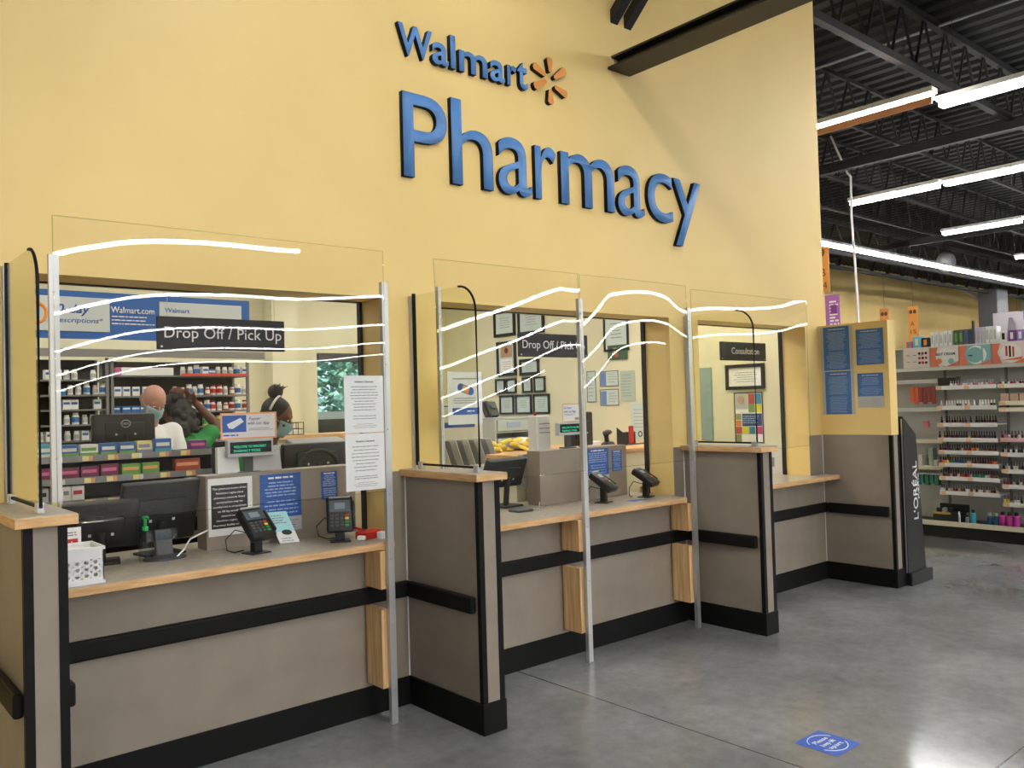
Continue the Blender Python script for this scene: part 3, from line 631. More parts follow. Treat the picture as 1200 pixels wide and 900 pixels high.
# ============================================================ monitors seen from behind
def monitor(label, loc, rz, w_, h_, tilt=0, stand=.12, arch=False, logo=False, mat=None, dpt=.05):
    t = T('computer_monitor', label, 'monitor')
    m = Matrix.Translation((0, 0, stand+h_/2)) @ Matrix.Rotation(tilt, 4, 'X')
    b = MB(); b.mbox(m, w_, dpt, h_, .012, 2); O('casing', b, mat or blackg, t, smooth='auto')
    b = MB(); b.mbox(m @ Matrix.Translation((0, dpt/2+.001, 0)), w_-.03, .002, h_-.03); O('screen', b, lcd, t)
    b = MB(); b.mbox(m @ Matrix.Translation((0, -dpt/2-.008, -.01)), w_*.62, .02, h_*.55, .008); bk = O('rear_bulge', b, blackm, t, smooth='auto')
    for sx in (-.06, .06):
        b = MB(); b.mbox(m @ Matrix.Translation((sx*w_/.4, -dpt/2-.0195, -.03)), .012, .003, .012); O('screw', b, lgrey, bk)
    if logo:
        b = MB(); fr = Fr(m @ Vector((0, -dpt/2-.019, .035)), (1, 0, 0), m.to_3x3() @ Vector((0, 0, 1)))
        b.tube([fr.p(.028*math.cos(a), .022*math.sin(a), .001) for a in [2*math.pi*k/18 for k in range(19)]], .002, 5); glyphs(b, 'DELL', fr.m(0, -.006, .0), width=.042, height=.012, depth=.002, anchor='c'); O('emblem', b, lgrey, t)
    if arch:
        b = MB(); b.tube([Vector((w_*.3*math.cos(a), -dpt/2-.02, stand+h_*.15+h_*.6*math.sin(a))) for a in [math.pi*k/12 for k in range(13)]], .012, 6); O('arched_rib', b, blackm, t, smooth=True)
    b = MB(); b.cyl((0, -.01, .008), (0, -.03, stand+h_*.35), .018, seg=10); b.mbox(Matrix.Translation((0, 0, .006)), w_*.5, .16, .012, .004); O('stand', b, mat or blackg, t)
    return place(t, loc, rz)
monitor('tall black touch screen seen from behind, leaning back on the first counter', (.735, .40, ZK), .12, .36, .29, .28, .055, mat=blackm, dpt=.045)
monitor('lower black screen back at the left end of the first counter', (.475, .36, ZK), -.25, .30, .22, .35, .06, mat=blackm)
monitor('leaning black screen back on the second counter beside the middle glass fin', (2.88, .47, ZK), .15, .36, .19, .35, .12, mat=blackm)
# sanitizer bottle with green pump
t = T('pump_bottle', 'clear sanitizer bottle with a green pump on the first counter', 'bottle', (.625, .24, ZK))
b = MB(); b.lathe([(.026, 0), (.03, .01), (.03, .1), (.024, .118), (.012, .128), (.012, .138)], (.625, .24, ZK), 14); O('bottle_body', b, clearp, t, smooth=True)
b = MB(); b.lathe([(.014, .136), (.014, .152), (.007, .155), (.007, .185), (.013, .188), (.013, .2)], (.625, .24, ZK), 10); b.box(.622, .628, .195, .24, ZK+.188, ZK+.198); O('pump_head', b, green, t)
t = T('receipt_printer_base', 'low grey plastic swivel stand with a white cable on the first counter', 'device stand', (.71, .25, ZK))
b = MB(); b.lathe([(.085, 0), (.085, .008), (.03, .02), (.03, .022)], (.71, .25, ZK), 18, 1.1, .8); O('foot', b, dgrey, t, smooth='auto')
b = MB(); b.mbox(Matrix.Translation((.71, .27, ZK+.07)) @ Matrix.Rotation(-.25, 4, 'X'), .075, .03, .12, .006); O('neck', b, dgrey, t)
b = MB(); b.mbox(Matrix.Translation((.70, .25, ZK+.11)), .13, .012, .05, .004); O('clear_flap', b, clearp, t)
b = MB(); b.tube([(.74, .2, ZK+.004), (.78, .22, ZK+.03), (.82, .24, ZK+.075), (.88, .27, ZK+.09), (.93, .295, ZK+.1)], .004, 6); O('cable', b, whitep, t, smooth=True)
t = T('scanner_holder', 'black scanner foot with a cord on the second counter by the half wall', 'scanner', (2.82, .42, ZK))
b = MB(); b.mbox(Matrix.Translation((2.78, .2, ZK+.008)), .12, .1, .016, .006); O('foot', b, dgrey, t)
b = MB(); b.tube([(2.80, .2, ZK+.012), (2.9, .17, ZK+.005), (2.95, .22, ZK+.02), (2.99, .26, ZK+.03)], .004, 6); O('cord', b, lgrey, t, smooth=True)
# leaflet leaning by the first terminal
fr = Fr((1.245, .22, ZK+.002), (.97, -.24, 0), (-.3, .25, .92))
poster('leaflet', 'narrow cyan and white leaflet leaning behind the tilted card terminal', 'leaflet', fr, .095, .165, M('leaflet_cyan', '#A5DDE2', .5), [('rect', 0, 0, .095, .06, white), ('lines', .012, .08, .1, .15, 4, .005, inkg), ('poly', [(.03+.035*(1+math.cos(a))/2*1.4, .055+.014*math.sin(a)) for a in [2*math.pi*k/14 for k in range(14)]], ink), ('lines', .015, .08, .005, .03, 2, .004, inkg)], t=.001)
# white basket
t = T('plastic_basket', 'white plastic basket with round holes at the left end of the first counter', 'basket', (.275, -.02, ZK))
bx0, bx1, by0, by1, bz = .175, .362, -.105, .075, .135
def holed(fr, w_, h_):
    b = MB(); n, m = max(3, int(w_/.032)), 3; mx, mz0, mz1 = .012, .022, .04; cw, ch = (w_-2*mx)/n, (h_-mz0-mz1)/m
    fr.box(b, 0, w_, 0, mz0, -.003, 0); fr.box(b, 0, w_, h_-mz1, h_, -.003, 0); fr.box(b, 0, mx, mz0, h_-mz1, -.003, 0); fr.box(b, w_-mx, w_, mz0, h_-mz1, -.003, 0)
    for i in range(n):
        for j in range(m):
            c0, c1 = mx+cw*(i+.5), mz0+ch*(j+.5); r = .008; N_ = 12
            for k in range(N_):
                a0, a1 = 2*math.pi*k/N_, 2*math.pi*(k+1)/N_
                def sq(a):
                    u_, v_ = math.cos(a), math.sin(a); q = max(abs(u_), abs(v_)); return (c0+u_/q*cw/2, c1+v_/q*ch/2)
                p0, p1 = sq(a0), sq(a1); q0 = (c0+r*math.cos(a0), c1+r*math.sin(a0)); q1 = (c0+r*math.cos(a1), c1+r*math.sin(a1))
                b.prism([fr.p(*p0, -.003), fr.p(*p1, -.003), fr.p(*q1, -.003), fr.p(*q0, -.003)], fr.n*.003)
    return b
O('front_wall', holed(Fr((bx0, by0, ZK)), bx1-bx0, bz), whitep, t); O('side_wall', holed(Fr((bx1, by0, ZK), (0, 1, 0)), by1-by0, bz), whitep, t)
O('side_wall', holed(Fr((bx0, by1, ZK), (0, -1, 0)), by1-by0, bz), whitep, t); O('rear_wall', holed(Fr((bx1, by1, ZK), (-1, 0, 0)), bx1-bx0, bz), whitep, t)
b = MB(); b.box(bx0, bx1, by0, by1, ZK, ZK+.004); O('bottom', b, whitep, t)
for z in (ZK+.006, ZK+bz):
    b = MB()
    for q in ((bx0-.006, bx1+.006, by0-.006, by0), (bx0-.006, bx1+.006, by1, by1+.006), (bx0-.006, bx0, by0, by1), (bx1, bx1+.006, by0, by1)): b.box(*q, z-.006, z+.006)
    O('rim', b, whitep, t)
b = MB(); b.mbox(Matrix.Translation((.27, -.02, ZK+bz-.01)) @ Matrix.Rotation(.1, 4, 'Y'), .15, .14, .02); tag(O('folded_cloth', b, white), 'white folded paper lying in the white basket', 'paper')
poster('small_sign', 'tiny red and white sign standing behind the white basket', 'sign', FS((.262, .1, ZK)), .07, .2, whitep, [('rect', .012, .115, .058, .155, red), ('lines', .015, .055, .165, .185, 2, .005, inkg), ('text', '1', .035, .124, .022, inkw, 'c')], t=.004)
# crumpled red wrapper box
t = T('tissue_box', 'torn red and white carton at the right end of the first counter', 'carton', (1.62, .03, ZK))
b = MB(); b.mbox(Matrix.Translation((1.625, .03, ZK+.02)) @ Matrix.Rotation(.3, 4, 'Z'), .12, .07, .04, .006); b.mbox(Matrix.Translation((1.59, .05, ZK+.045)) @ Matrix.Rotation(.4, 4, 'Y'), .07, .05, .012, .003); O('carton_body', b, red, t)
b = MB(); b.mbox(Matrix.Translation((1.575, 0, ZK+.012)) @ Matrix.Rotation(.5, 4, 'Z'), .045, .04, .022, .004); O('white_flap', b, white, t)
b = MB(); b.mbox(Matrix.Translation((1.665, -.03, ZK+.018)) @ Matrix.Rotation(.3, 4, 'Z'), .04, .03, .034, .003); O('white_flap', b, white, t)
b = MB(); b.box(3.55, 3.68, -.02, .05, ZK, ZK+.001); tag(O('blue_slip', b, M('slip_blue', '#5E78C8', .5)), 'small blue slip lying flat on the second counter', 'paper')
# ============================================================ product stand inside the first window
t = T('display_stand', 'black shelf stand of small medicine boxes behind the first window', 'shelf stand', (.6, 1.1, 0))
b = MB(); b.box(-.02, 1.22, 1.20, 1.23, .1, 1.30); b.box(-.02, 1.22, .98, 1.23, 0, .1); O('back_panel', b, blackm, t)
for x in (-.02, 1.2): b = MB(); b.box(x, x+.02, .97, 1.2, 0, 1.31); O('side_panel', b, blackm, t)
SH = (1.305, 1.195, 1.085, .975, .865)
for z in SH:
    b = MB(); b.box(0, 1.2, .965, 1.2, z-.018, z-.006); s_ = O('shelf', b, blackm, t)
    b = MB(); b.box(0, 1.2, .955, .965, z-.03, z+.002); O('price_rail', b, grey, s_)
    for k in range(9):
        x = .04+.125*k+random.uniform(-.01, .02); b = MB(); b.box(x, x+.032, .9535, .955, z-.027, z-.002); O('price_ticket', b, pale, s_)
        b = MB(); b.box(x+.034, x+.05, .9535, .955, z-.027, z-.002); O('price_ticket', b, corange if k % 3 else white, s_)
def product(x0, x1, z0, h_, main, strip, label, d=.05, y=.972, low=None, group=None):
    t = T('medicine_box', label, 'box', ((x0+x1)/2, y+d/2, z0), group)
    b = MB(); b.box(x0+.002, x1-.002, y, y+d, z0, z0+h_, .001, 1); O('carton', b, main, t)
    b = MB(); b.box(x0+.008, x1-.012, y-.0008, y, z0+h_*.45, z0+h_*.72); O('label_strip', b, strip, t)
    if low: b = MB(); b.box(x0+.002, x1-.002, y-.0006, y, z0+.001, z0+h_*.3); O('label_base', b, low, t)
cb = M('box_blue', '#2E6FB5', .4); cg = M('box_green', '#6FB04A', .4); cm = M('box_maroon', '#7B2F56', .4); cr2 = M('box_rust', '#B0503A', .4); cc = M('box_cyan', '#4AA7CC', .4); clav = M('box_lavender', '#8F96C4', .4)
zt = SH[0]-.006+.001
for x0, x1, h_, m_, st, lo, l in ((.34, .42, .07, cc, white, white, 'cyan medicine box at the left end of the top shelf'), (.453, .537, .062, cb, white, cg, 'blue and green medicine box just right of the white left post'), (.541, .628, .06, whitep, cg, cg, 'white and green medicine box second from the post'),
    (.636, .717, .062, cb, inkw, cg, 'blue and green medicine box third along the top shelf'), (.725, .809, .062, cb, inkw, cg, 'blue and green medicine box below the left side of the monitor logo'), (.813, .89, .065, pale, clav, clav, 'yellow and lavender medicine box on the top shelf'),
    (.903, .991, .072, cb, inkw, cc, 'blue medicine box at the right of the top shelf run'), (1.086, 1.18, .055, purple, pink, None, 'purple medicine box alone at the right end of the top shelf')): product(x0, x1, zt, h_, m_, st, l, low=lo)
zt = SH[1]-.005
for x0, x1, h_, m_, st, l in ((.34, .413, .06, cm, pink, 'maroon medicine box at the left end of the second shelf'), (.451, .539, .058, cm, pink, 'maroon medicine box right of the white left post'), (.543, .63, .06, cm, pink, 'maroon medicine box between two other maroon boxes'),
    (.634, .723, .065, cm, pink, 'maroon medicine box beside the first green box'), (.736, .832, .06, cg, corange, 'left of two green medicine boxes on the second shelf'), (.836, .927, .06, cg, corange, 'right of two green medicine boxes on the second shelf'), (1.007, 1.143, .068, cr2, corange, 'wide rust red medicine box on the second shelf')): product(x0, x1, zt, h_, m_, st, l)
zt = SH[2]-.005
for i, (x0, x1, m_, st) in enumerate(((.33, .40, lgrey, ink), (.41, .45, white, ink), (.455, .5, white, inkg), (.5, .56, white, red), (1.07, 1.12, white, red), (1.125, 1.18, corange, white))): product(x0, x1, zt, .075, m_, st, ('grey carton at the left end of the third shelf', 'thin white carton left of the post on the third shelf', 'thin white carton right of the post on the third shelf', 'white carton with a red mark on the third shelf', 'white carton with red at the right of the third shelf', 'peach carton at the right end of the third shelf')[i])
b = MB(); b.box(1.09, 1.17, .975, 1.1, SH[3]-.005, SH[3]+.05); tag(O('medicine_box', b, lgrey), 'pale carton at the right end of the fourth shelf', 'box')
# phone handset / scanner on the stand's right side
t = T('scanner_gun', 'black barcode scanner with a coiled cord hanging on the shelf stand', 'scanner', (1.22, .93, 1.1))
b = MB(); b.tube([(1.2, .93, 1.1), (1.21, .92, 1.17), (1.24, .91, 1.22)], [.014, .018, .03], 8); b.ball((1.24, .9, 1.225), .03, .045, .022); O('body', b, blackg, t, smooth=True)
b = MB(); b.tube([(1.2, .93, 1.1), (1.19, .92, 1.0), (1.2, .95, .9)], .006, 6); O('cord', b, blackm, t)
# ============================================================ blue 90-day board and drug racks behind
fr = FS((.45, 2.99, 2.065)); W_ = 1.86
sg = T('wall_board', 'long blue board with white panels about prescriptions above the drug racks', 'sign', (1.38, 3, 2.065))
pbl = M('board_blue', '#2F66B4', .5); pwh = M('board_white', '#C9D3D8', .5)
b = MB(); b.box(.45, 2.31, 2.99, 3.02, 2.065, 2.41); O('board', b, pbl, sg)
b = MB(); b.box(.62, 1.235, 2.983, 2.99, 2.115, 2.365, .003, 1); O('panel', b, pwh, sg, label='white panel')
b = MB(); b.box(1.59, 2.24, 2.983, 2.99, 2.11, 2.365, .003, 1); O('panel', b, pwh, sg, label='white panel')
b = MB(); glyphs(b, '90-day', FS((.84, 2.9825, 2.25)).m(), width=.26, height=.06, bold=.02, shear=.2); glyphs(b, 'prescriptions*', FS((.84, 2.9825, 2.18)).m(), width=.35, height=.036, bold=.005, shear=.2); glyphs(b, 'Walmart', FS((1.63, 2.9825, 2.285)).m(), width=.19, height=.034, bold=.015); textlines(b, FS((0, 2.982, 0)), 1.66, 2.1, 2.19, 2.25, 2, .01); O('lettering', b, pbl, sg)
b = MB(); glyphs(b, 'Walmart.com', FS((1.245, 2.989, 2.265)).m(), width=.31, height=.045, bold=.01); textlines(b, FS((0, 2.9885, 0)), 1.25, 1.56, 2.17, 2.25, 3, .008, fill=.95); O('lettering', b, inkw, sg)
b = MB(); b.tube([(.74+.075*math.cos(a), 2.982, 2.24+.075*math.sin(a)) for a in [2*math.pi*k/20 for k in range(21)]], .012, 6); O('ring', b, orange, sg)
rackm = M('rack_metal', '#7E8184', .4, .4); rackback = M('rack_back', '#4B453C', .8)
def rack(x0, x1, zs, label, y0=3.0, y1=3.32, ztop=1.93, back=rackback):
    t = T('drug_rack', label, 'shelving', ((x0+x1)/2, (y0+y1)/2, 0))
    for x in (x0, x1-.02):
        for y in (y0, y1-.02): b = MB(); b.box(x, x+.02, y, y+.02, 0, ztop); O('upright', b, rackm, t)
    for z in zs+[.2, .5, .8, 1.05]: b = MB(); b.box(x0, x1, y0-.005, y1, z-.012, z, 0); O('shelf', b, rackm, t)
    b = MB(); b.box(x0, x1, y1-.004, y1, 0, ztop); O('back_panel', b, back, t); return t
ZA = [1.77, 1.66, 1.555, 1.445, 1.33]; ZBk = [1.80, 1.645, 1.52, 1.40, 1.28]
rack(.45, 1.225, ZA, 'left open drug rack under the blue board'); rack(1.24, 2.30, ZBk, 'right drug rack with coloured shelf strips under the blue board', ztop=1.92)
b = MB(); b.box(.45, 2.42, 2.96, 3.0, 1.935, 1.99); tag(O('light_valance', b, grey), 'long grey light valance along the top of the drug racks', 'valance')
for z in (1.80, 1.41): b = MB(); b.box(1.75 if z > 1.6 else 2.02, 2.28, 2.985, 2.994, z-.004, z+.014); tag(O('shelf_strip', b, M('strip_red%d' % (z*100), '#E0523E', .5)), 'bright red strip on the %s shelf of the right drug rack' % ('top' if z > 1.6 else 'fourth'), 'shelf strip')
def bottle_proto(name, mat, capm, lab, r=.02, h_=.07):
    t = T(name, '', 'bottle'); b = MB(); b.lathe([(r*.95, 0), (r, .004), (r, h_*.72), (r*.7, h_*.82), (r*.7, h_*.84)], (0, 0, 0), 10); O('bottle_body', b, mat, t, smooth='auto')
    b = MB(); b.lathe([(r*.8, h_*.84), (r*.8, h_)], (0, 0, 0), 10); O('cap', b, capm, t)
    if lab: b = MB(); b.lathe([(r*1.01, h_*.2), (r*1.01, h_*.62)], (0, 0, 0), 10); O('label_band', b, lab, t)
    return t
def carton_proto(name, mat, st, w_=.05, h_=.07, d=.05):
    t = T(name, '', 'carton'); b = MB(); b.box(-w_/2, w_/2, -d/2, d/2, 0, h_, .001, 1); O('carton', b, mat, t)
    b = MB(); b.box(-w_/2+.004, w_/2-.006, -d/2-.0008, -d/2, h_*.5, h_*.75); O('label_strip', b, st, t); return t
amber = M('amber_plastic', '#C8643A', .35); whb = M('bottle_white', '#E4E6E6', .35)
class Pool:
    def __init__(s): s.d = {}
    def put(s, key, mk, loc, label, group, rz=0, sc=1):
        if key not in s.d: s.d[key] = o = mk()
        else: o = dup(s.d[key])
        place(o, loc, rz, label, group); return o
PL = Pool()
kinds = {'wb': (lambda: bottle_proto('pill_bottle', whb, whitep, lgrey), 'white pill bottle'), 'bw': (lambda: bottle_proto('pill_bottle', whb, whitep, cb, .024, .085), 'large white pill bottle with a blue band'),
    'am': (lambda: bottle_proto('pill_bottle', amber, whitep, white, .018, .062), 'amber pill bottle'), 'rd': (lambda: bottle_proto('pill_bottle', whb, red, red, .022, .08), 'white pill bottle with a red band'),
    'yl': (lambda: bottle_proto('pill_bottle', M('bottle_yellow', '#D8CE5A', .4), whitep, green, .022, .08), 'yellow pill bottle with a green band'), 'ct': (lambda: carton_proto('medicine_carton', white, cb), 'white medicine carton'), 'bc': (lambda: carton_proto('medicine_carton', cb, white, .06, .05), 'blue medicine carton')}
ordn = ['top', 'second', 'third', 'fourth', 'fifth']
def fill(x0, x1, z, seq, step, where, seed):
    rng = random.Random(seed); x = x0; i = 0
    while x < x1:
        k = seq[i % len(seq)]; i += 1
        if k != '-': mk, l = kinds[k]; PL.put(k, mk, (x+rng.uniform(-.004, .004), 3.035+rng.uniform(0, .02), z), l+' on the '+where, 'bottles and cartons on the '+where, rng.uniform(-.2, .2))
        x += step
A_, B_ = 'shelf of the left rack', 'shelf of the right rack'
fill(.72, 1.2, ZA[0], ['-', '-', 'ct', 'ct', 'wb', 'wb', '-', 'wb'], .058, 'top '+A_, 1); fill(.86, 1.2, ZA[1], ['ct', 'bc', 'wb', 'wb', 'bw', 'wb', 'bw'], .056, 'second '+A_, 2)
fill(.95, 1.16, ZA[2], ['ct', 'ct', '-', '-'], .052, 'third '+A_, 3); fill(.95, 1.18, ZA[3], ['wb', 'bw', 'wb'], .058, 'fourth '+A_, 4); fill(.72, 1.18, ZA[4], ['wb', 'wb', 'ct', 'wb'], .058, 'fifth '+A_, 5)
fill(1.78, 2.28, ZBk[0], ['wb', 'wb', 'bw', 'ct', 'bc', 'wb'], .055, 'top '+B_, 6); fill(1.29, 1.52, ZBk[1], ['ct', 'ct'], .07, 'left of the second '+B_, 7); fill(1.72, 2.28, ZBk[1], ['wb', 'am', 'bw', 'wb', 'bw', 'am', 'rd', 'rd'], .05, 'second '+B_, 8)
fill(1.28, 1.5, ZBk[2], ['bc', 'bc', 'bc'], .066, 'left of the third '+B_, 9); fill(1.75, 2.28, ZBk[2], ['rd', 'wb', 'am', 'rd', 'bw'], .052, 'third '+B_, 10); fill(1.95, 2.28, ZBk[3], ['yl', 'wb', 'yl', 'bw', 'yl'], .055, 'fourth '+B_, 11); fill(1.3, 2.28, ZBk[4], ['wb', 'rd', 'am'], .06, 'fifth '+B_, 12)
b = MB(); b.box(1.32, 1.7, 3.02, 3.1, 1.80, 1.86); tag(O('long_carton', b, white), 'long white carton lying on the top shelf of the right drug rack', 'carton'); b = MB(); b.box(1.285, 1.318, 3.02, 3.1, 1.80, 1.86); tag(O('medicine_carton', b, pink), 'pink carton at the left end of the top shelf of the right rack', 'carton')
# back counter under the rear window with wire basket
t = T('back_counter', 'wood edged work counter under the rear window', 'counter', (4, 4.7, 0))
b = MB(); b.box(2.6, 5.4, 4.5, 4.97, 1.2, 1.245, .004, 1); O('worktop', b, wood, t); b = MB(); b.box(2.65, 5.35, 4.55, 4.97, 0, 1.2); O('cabinet_body', b, cream, t)
t = T('wire_basket', 'black wire basket on the work counter left of the rear window', 'basket', (3.45, 4.6, 1.245))
b = MB()
for z in (1.25, 1.31, 1.375): b.tube([(3.36, 4.53, z), (3.54, 4.53, z), (3.54, 4.7, z), (3.36, 4.7, z), (3.36, 4.53, z)], .004, 5)
for x in (3.36, 3.42, 3.48, 3.54): b.tube([(x, 4.53, 1.245), (x, 4.53, 1.38)], .004, 5); b.tube([(x, 4.7, 1.245), (x, 4.7, 1.38)], .004, 5)
O('wire_frame', b, blackm, t)
b = MB(); b.box(3.38, 3.52, 4.55, 4.68, 1.25, 1.3, .01); tag(O('paper_stack', b, white), 'white papers in the wire basket', 'paper')
# monitors used by the staff
def desk(x0, x1, y0, y1, z, label):
    t = T('work_desk', label, 'desk', ((x0+x1)/2, (y0+y1)/2, 0)); b = MB(); b.box(x0, x1, y0, y1, z-.03, z, .003, 1); O('desktop', b, wood, t); b = MB(); b.box(x0+.03, x1-.03, y0+.03, y1-.03, 0, z-.03); O('cabinet_body', b, cream, t); return z
desk(.5, 1.45, 1.75, 2.15, 1.18, 'staff desk carrying the monitor with the round logo')
monitor('black monitor with a round logo seen from behind, in front of the bald man', (1.02, 1.93, 1.18), 0, .37, .19, 0, .14, logo=True)
desk(1.45, 2.3, .72, 1.2, 1.08, 'staff desk behind the first riser')
monitor('wide black monitor with an arched back behind the first riser', (1.80, .92, 1.08), .05, .43, .18, .08, .05, arch=True)
b = MB(); b.mbox(Matrix.Translation((1.92, 1.12, 1.3)) @ Matrix.Rotation(.25, 4, 'X'), .36, .13, .03, .006); b.box(1.8, 2.05, 1.08, 1.16, 1.08, 1.29); tag(O('desk_keyboard', b, grey), 'grey speckled keyboard on a raised stand above the arched monitor', 'keyboard')
# open tools in a holder right of the arched monitor
t = T('pencil_holder', 'holder of tan pencils behind the lower white letter', 'holder', (2.13, .95, 1.08))
b = MB(); b.lathe([(.035, 0), (.035, .1)], (2.13, .95, 1.08), 12); O('cup', b, blackm, t)
for k in range(5): b = MB(); b.cyl((2.13+.01*(k-2), .95, 1.1), (2.13+.03*(k-2), .95, 1.27), .004, seg=6); O('pencil', b, wood, t)
# ============================================================ second window interior: frames on the east wall
frost2 = M('certificate_paper', '#C3D2D0', .5); photo = M('photo_tan', '#B58E70', .5)
def framed(ya, yb, z0, z1, label, mats=(frost2,), border=blackg, bw=.022, extra=()):
    w_ = ya-yb; h_ = z1-z0; ls = [('lines', w_*.25, w_*.75, h_*.3, h_*.75, 5, h_*.025, inkg, True)] if not extra else list(extra)
    return poster('framed_certificate', label, 'framed certificate', FW((5.899, ya, z0)), w_, h_, mats[0], ls, t=.008, border=border, bw=bw, bt=.012)
FR = [(4.19, 3.80, 2.31, 2.62, 'certificate frame cut by the window top, left of the two highest'), (3.75, 3.30, 2.30, 2.62, 'certificate frame cut by the window top, right of the two highest'),
    (4.15, 3.80, 1.86, 2.25, None), (3.72, 3.42, 2.2, 2.29, 'flat dark framed plaque touching the second black hanging sign'), (3.74, 3.40, 1.83, 2.02, 'dark framed certificate just under the second hanging sign')]
for ya, yb, z0, z1, l in FR:
    if l: framed(ya, yb, z0, z1, l, bw=.035)
framed(4.15, 3.80, 1.84, 2.25, 'tall dark frame holding a small portrait over a certificate', bw=.035, extra=[('rect', .07, .22, .28, .36, photo), ('disc', .175, .3, .035, 0, M('photo_dark', '#5A3A2E', .6)), ('rect', .07, .05, .28, .2, white), ('lines', .09, .26, .07, .18, 4, .006, inkg, True)])
ys = [(4.19, 4.01), (3.99, 3.81), (3.70, 3.53), (3.50, 3.31)]
for i, (a, c) in enumerate(ys): framed(a, c, 1.63, 1.81, ('leftmost', 'second', 'third', 'rightmost')[i]+' of the row of four small framed certificates')
ys = [(4.12, 3.86), (3.83, 3.55), (3.52, 3.25)]
for i, (a, c) in enumerate(ys): framed(a, c, 1.385, 1.61, ('left', 'middle', 'right')[i]+' of the row of three framed certificates above the plastic drawers')
framed(2.39, 2.05, 2.02, 2.42, 'large frame of pale paper under the window top, right of the middle post', bw=.02)
ls = [('rect', .01, .01, .09, .15, M('doc_blue', '#6A86C2', .5)), ('lines', .12, .24, .03, .14, 4, .006, inkg)]
poster('blue_margin_document', 'upper of two framed documents with a blue left margin', 'document', FW((5.899, 2.47, 1.66)), .26, .16, frost2, ls, t=.008, border=ink, bw=.006); poster('blue_margin_document', 'lower of two framed documents with a blue left margin', 'document', FW((5.899, 2.47, 1.46)), .26, .17, frost2, ls, t=.008, border=ink, bw=.006)
poster('document', 'narrow white document left of the two blue margined ones, by the middle post', 'document', FW((5.899, 2.66, 1.5)), .13, .33, frost2, [('lines', .02, .11, .05, .28, 6, .006, inkg)], t=.006, border=ink, bw=.006)
poster('document', 'tall green grey sheet right of the blue margined documents', 'document', FW((5.899, 2.19, 1.5)), .2, .31, M('doc_green', '#AEBFB6', .5), [('lines', .02, .17, .04, .28, 8, .006, inkg)], t=.006)
poster('clipboard_sheet', 'white sheet on a dark clip low on the wall beside the window edge', 'document', FW((5.899, 2.06, 1.12)), .22, .36, frost2, [('lines', .04, .19, .1, .31, 6, .006, inkg), ('disc', .12, .05, .03, .018, ink)], t=.006)
# portrait with flowers: small dark print overlapping the large frame
poster('photo_print', 'dark snapshot with green and orange tones under the large pale frame', 'photo', FW((5.888, 2.34, 1.93)), .27, .15, M('photo_green', '#3E5A48', .5), [('disc', .1, .09, .035, 0, photo), ('disc', .12, .05, .03, 0, cr2)], t=.003)
# desk with boxes along the east wall
t = T('side_counter', 'long wood topped side counter behind the second window', 'counter', (4.4, 1.95, 0))
b = MB(); b.box(3.35, 5.86, 1.85, 2.45, 1.06, 1.09, .003, 1); O('worktop', b, wood, t); b = MB(); b.box(3.4, 5.86, 1.9, 2.45, 0, 1.06); O('cabinet_body', b, cream, t)
t = T('drawer_tower', 'clear plastic two-drawer box on the side counter', 'drawer box', (4.35, 2.2, 1.09))
b = MB(); b.box(4.15, 4.6, 2.1, 2.4, 1.25, 1.26); b.box(4.15, 4.6, 2.1, 2.4, 1.37, 1.385); b.box(4.15, 4.6, 2.38, 2.4, 1.09, 1.37); b.box(4.15, 4.17, 2.1, 2.4, 1.09, 1.37); b.box(4.58, 4.6, 2.1, 2.4, 1.09, 1.37); O('shell', b, frost, t)
for z in (1.1, 1.265): b = MB(); b.box(4.175, 4.575, 2.09, 2.3, z, z+.1, .004, 1); d_ = O('drawer', b, frost, t); b = MB(); b.box(4.28, 4.44, 2.084, 2.09, z+.03, z+.08); O('drawer_label', b, M('label_blue_%d' % (z*100), '#8FA9C4', .5), d_)
for k in range(12):
    rng = random.Random(k); x, y = 3.95+.05*k, 1.95+.04*(k % 2); b = MB(); b.mbox(Matrix.Translation((x, y, 1.112+.035*((k+1) % 3))) @ Matrix.Rotation(rng.uniform(-.7, .7), 4, 'Z') @ Matrix.Rotation(rng.uniform(-.4, .4), 4, 'Y'), .1, .07, .032, .012, 2)
    tag(O('yellow_bag', b, yellowbag, smooth='auto'), 'small yellow plastic bag in the heap on the side counter', 'bag', 'yellow bags in the heap')
b = MB(); b.mbox(Matrix.Translation((4.45, 2.06, 1.15)) @ Matrix.Rotation(.2, 4, 'Y'), .16, .08, .1, .03, 3); tag(O('white_bag', b, white, smooth='auto'), 'crumpled white bag behind the yellow heap', 'bag')
t = T('wall_telephone', 'dark desk telephone left of the plastic drawers', 'telephone', (4.35, 2.42, 1.385)); b = MB(); b.mbox(Matrix.Translation((4.36, 2.42, 1.46)) @ Matrix.Rotation(-.5, 4, 'X'), .15, .05, .15, .008); O('body', b, dgrey, t)
b = MB(); b.mbox(Matrix.Translation((4.30, 2.38, 1.47)) @ Matrix.Rotation(-.5, 4, 'X'), .035, .04, .15, .012); O('handset', b, blackg, t); b = MB(); b.mbox(Matrix.Translation((4.38, 2.39, 1.49)) @ Matrix.Rotation(-.5, 4, 'X'), .06, .006, .04); O('screen', b, lcdgrey, t)
b = MB(); b.box(4.25, 4.45, 2.39, 2.5, 1.09, 1.386); tag(O('phone_shelf', b, frost), 'pale box carrying the telephone', 'box')
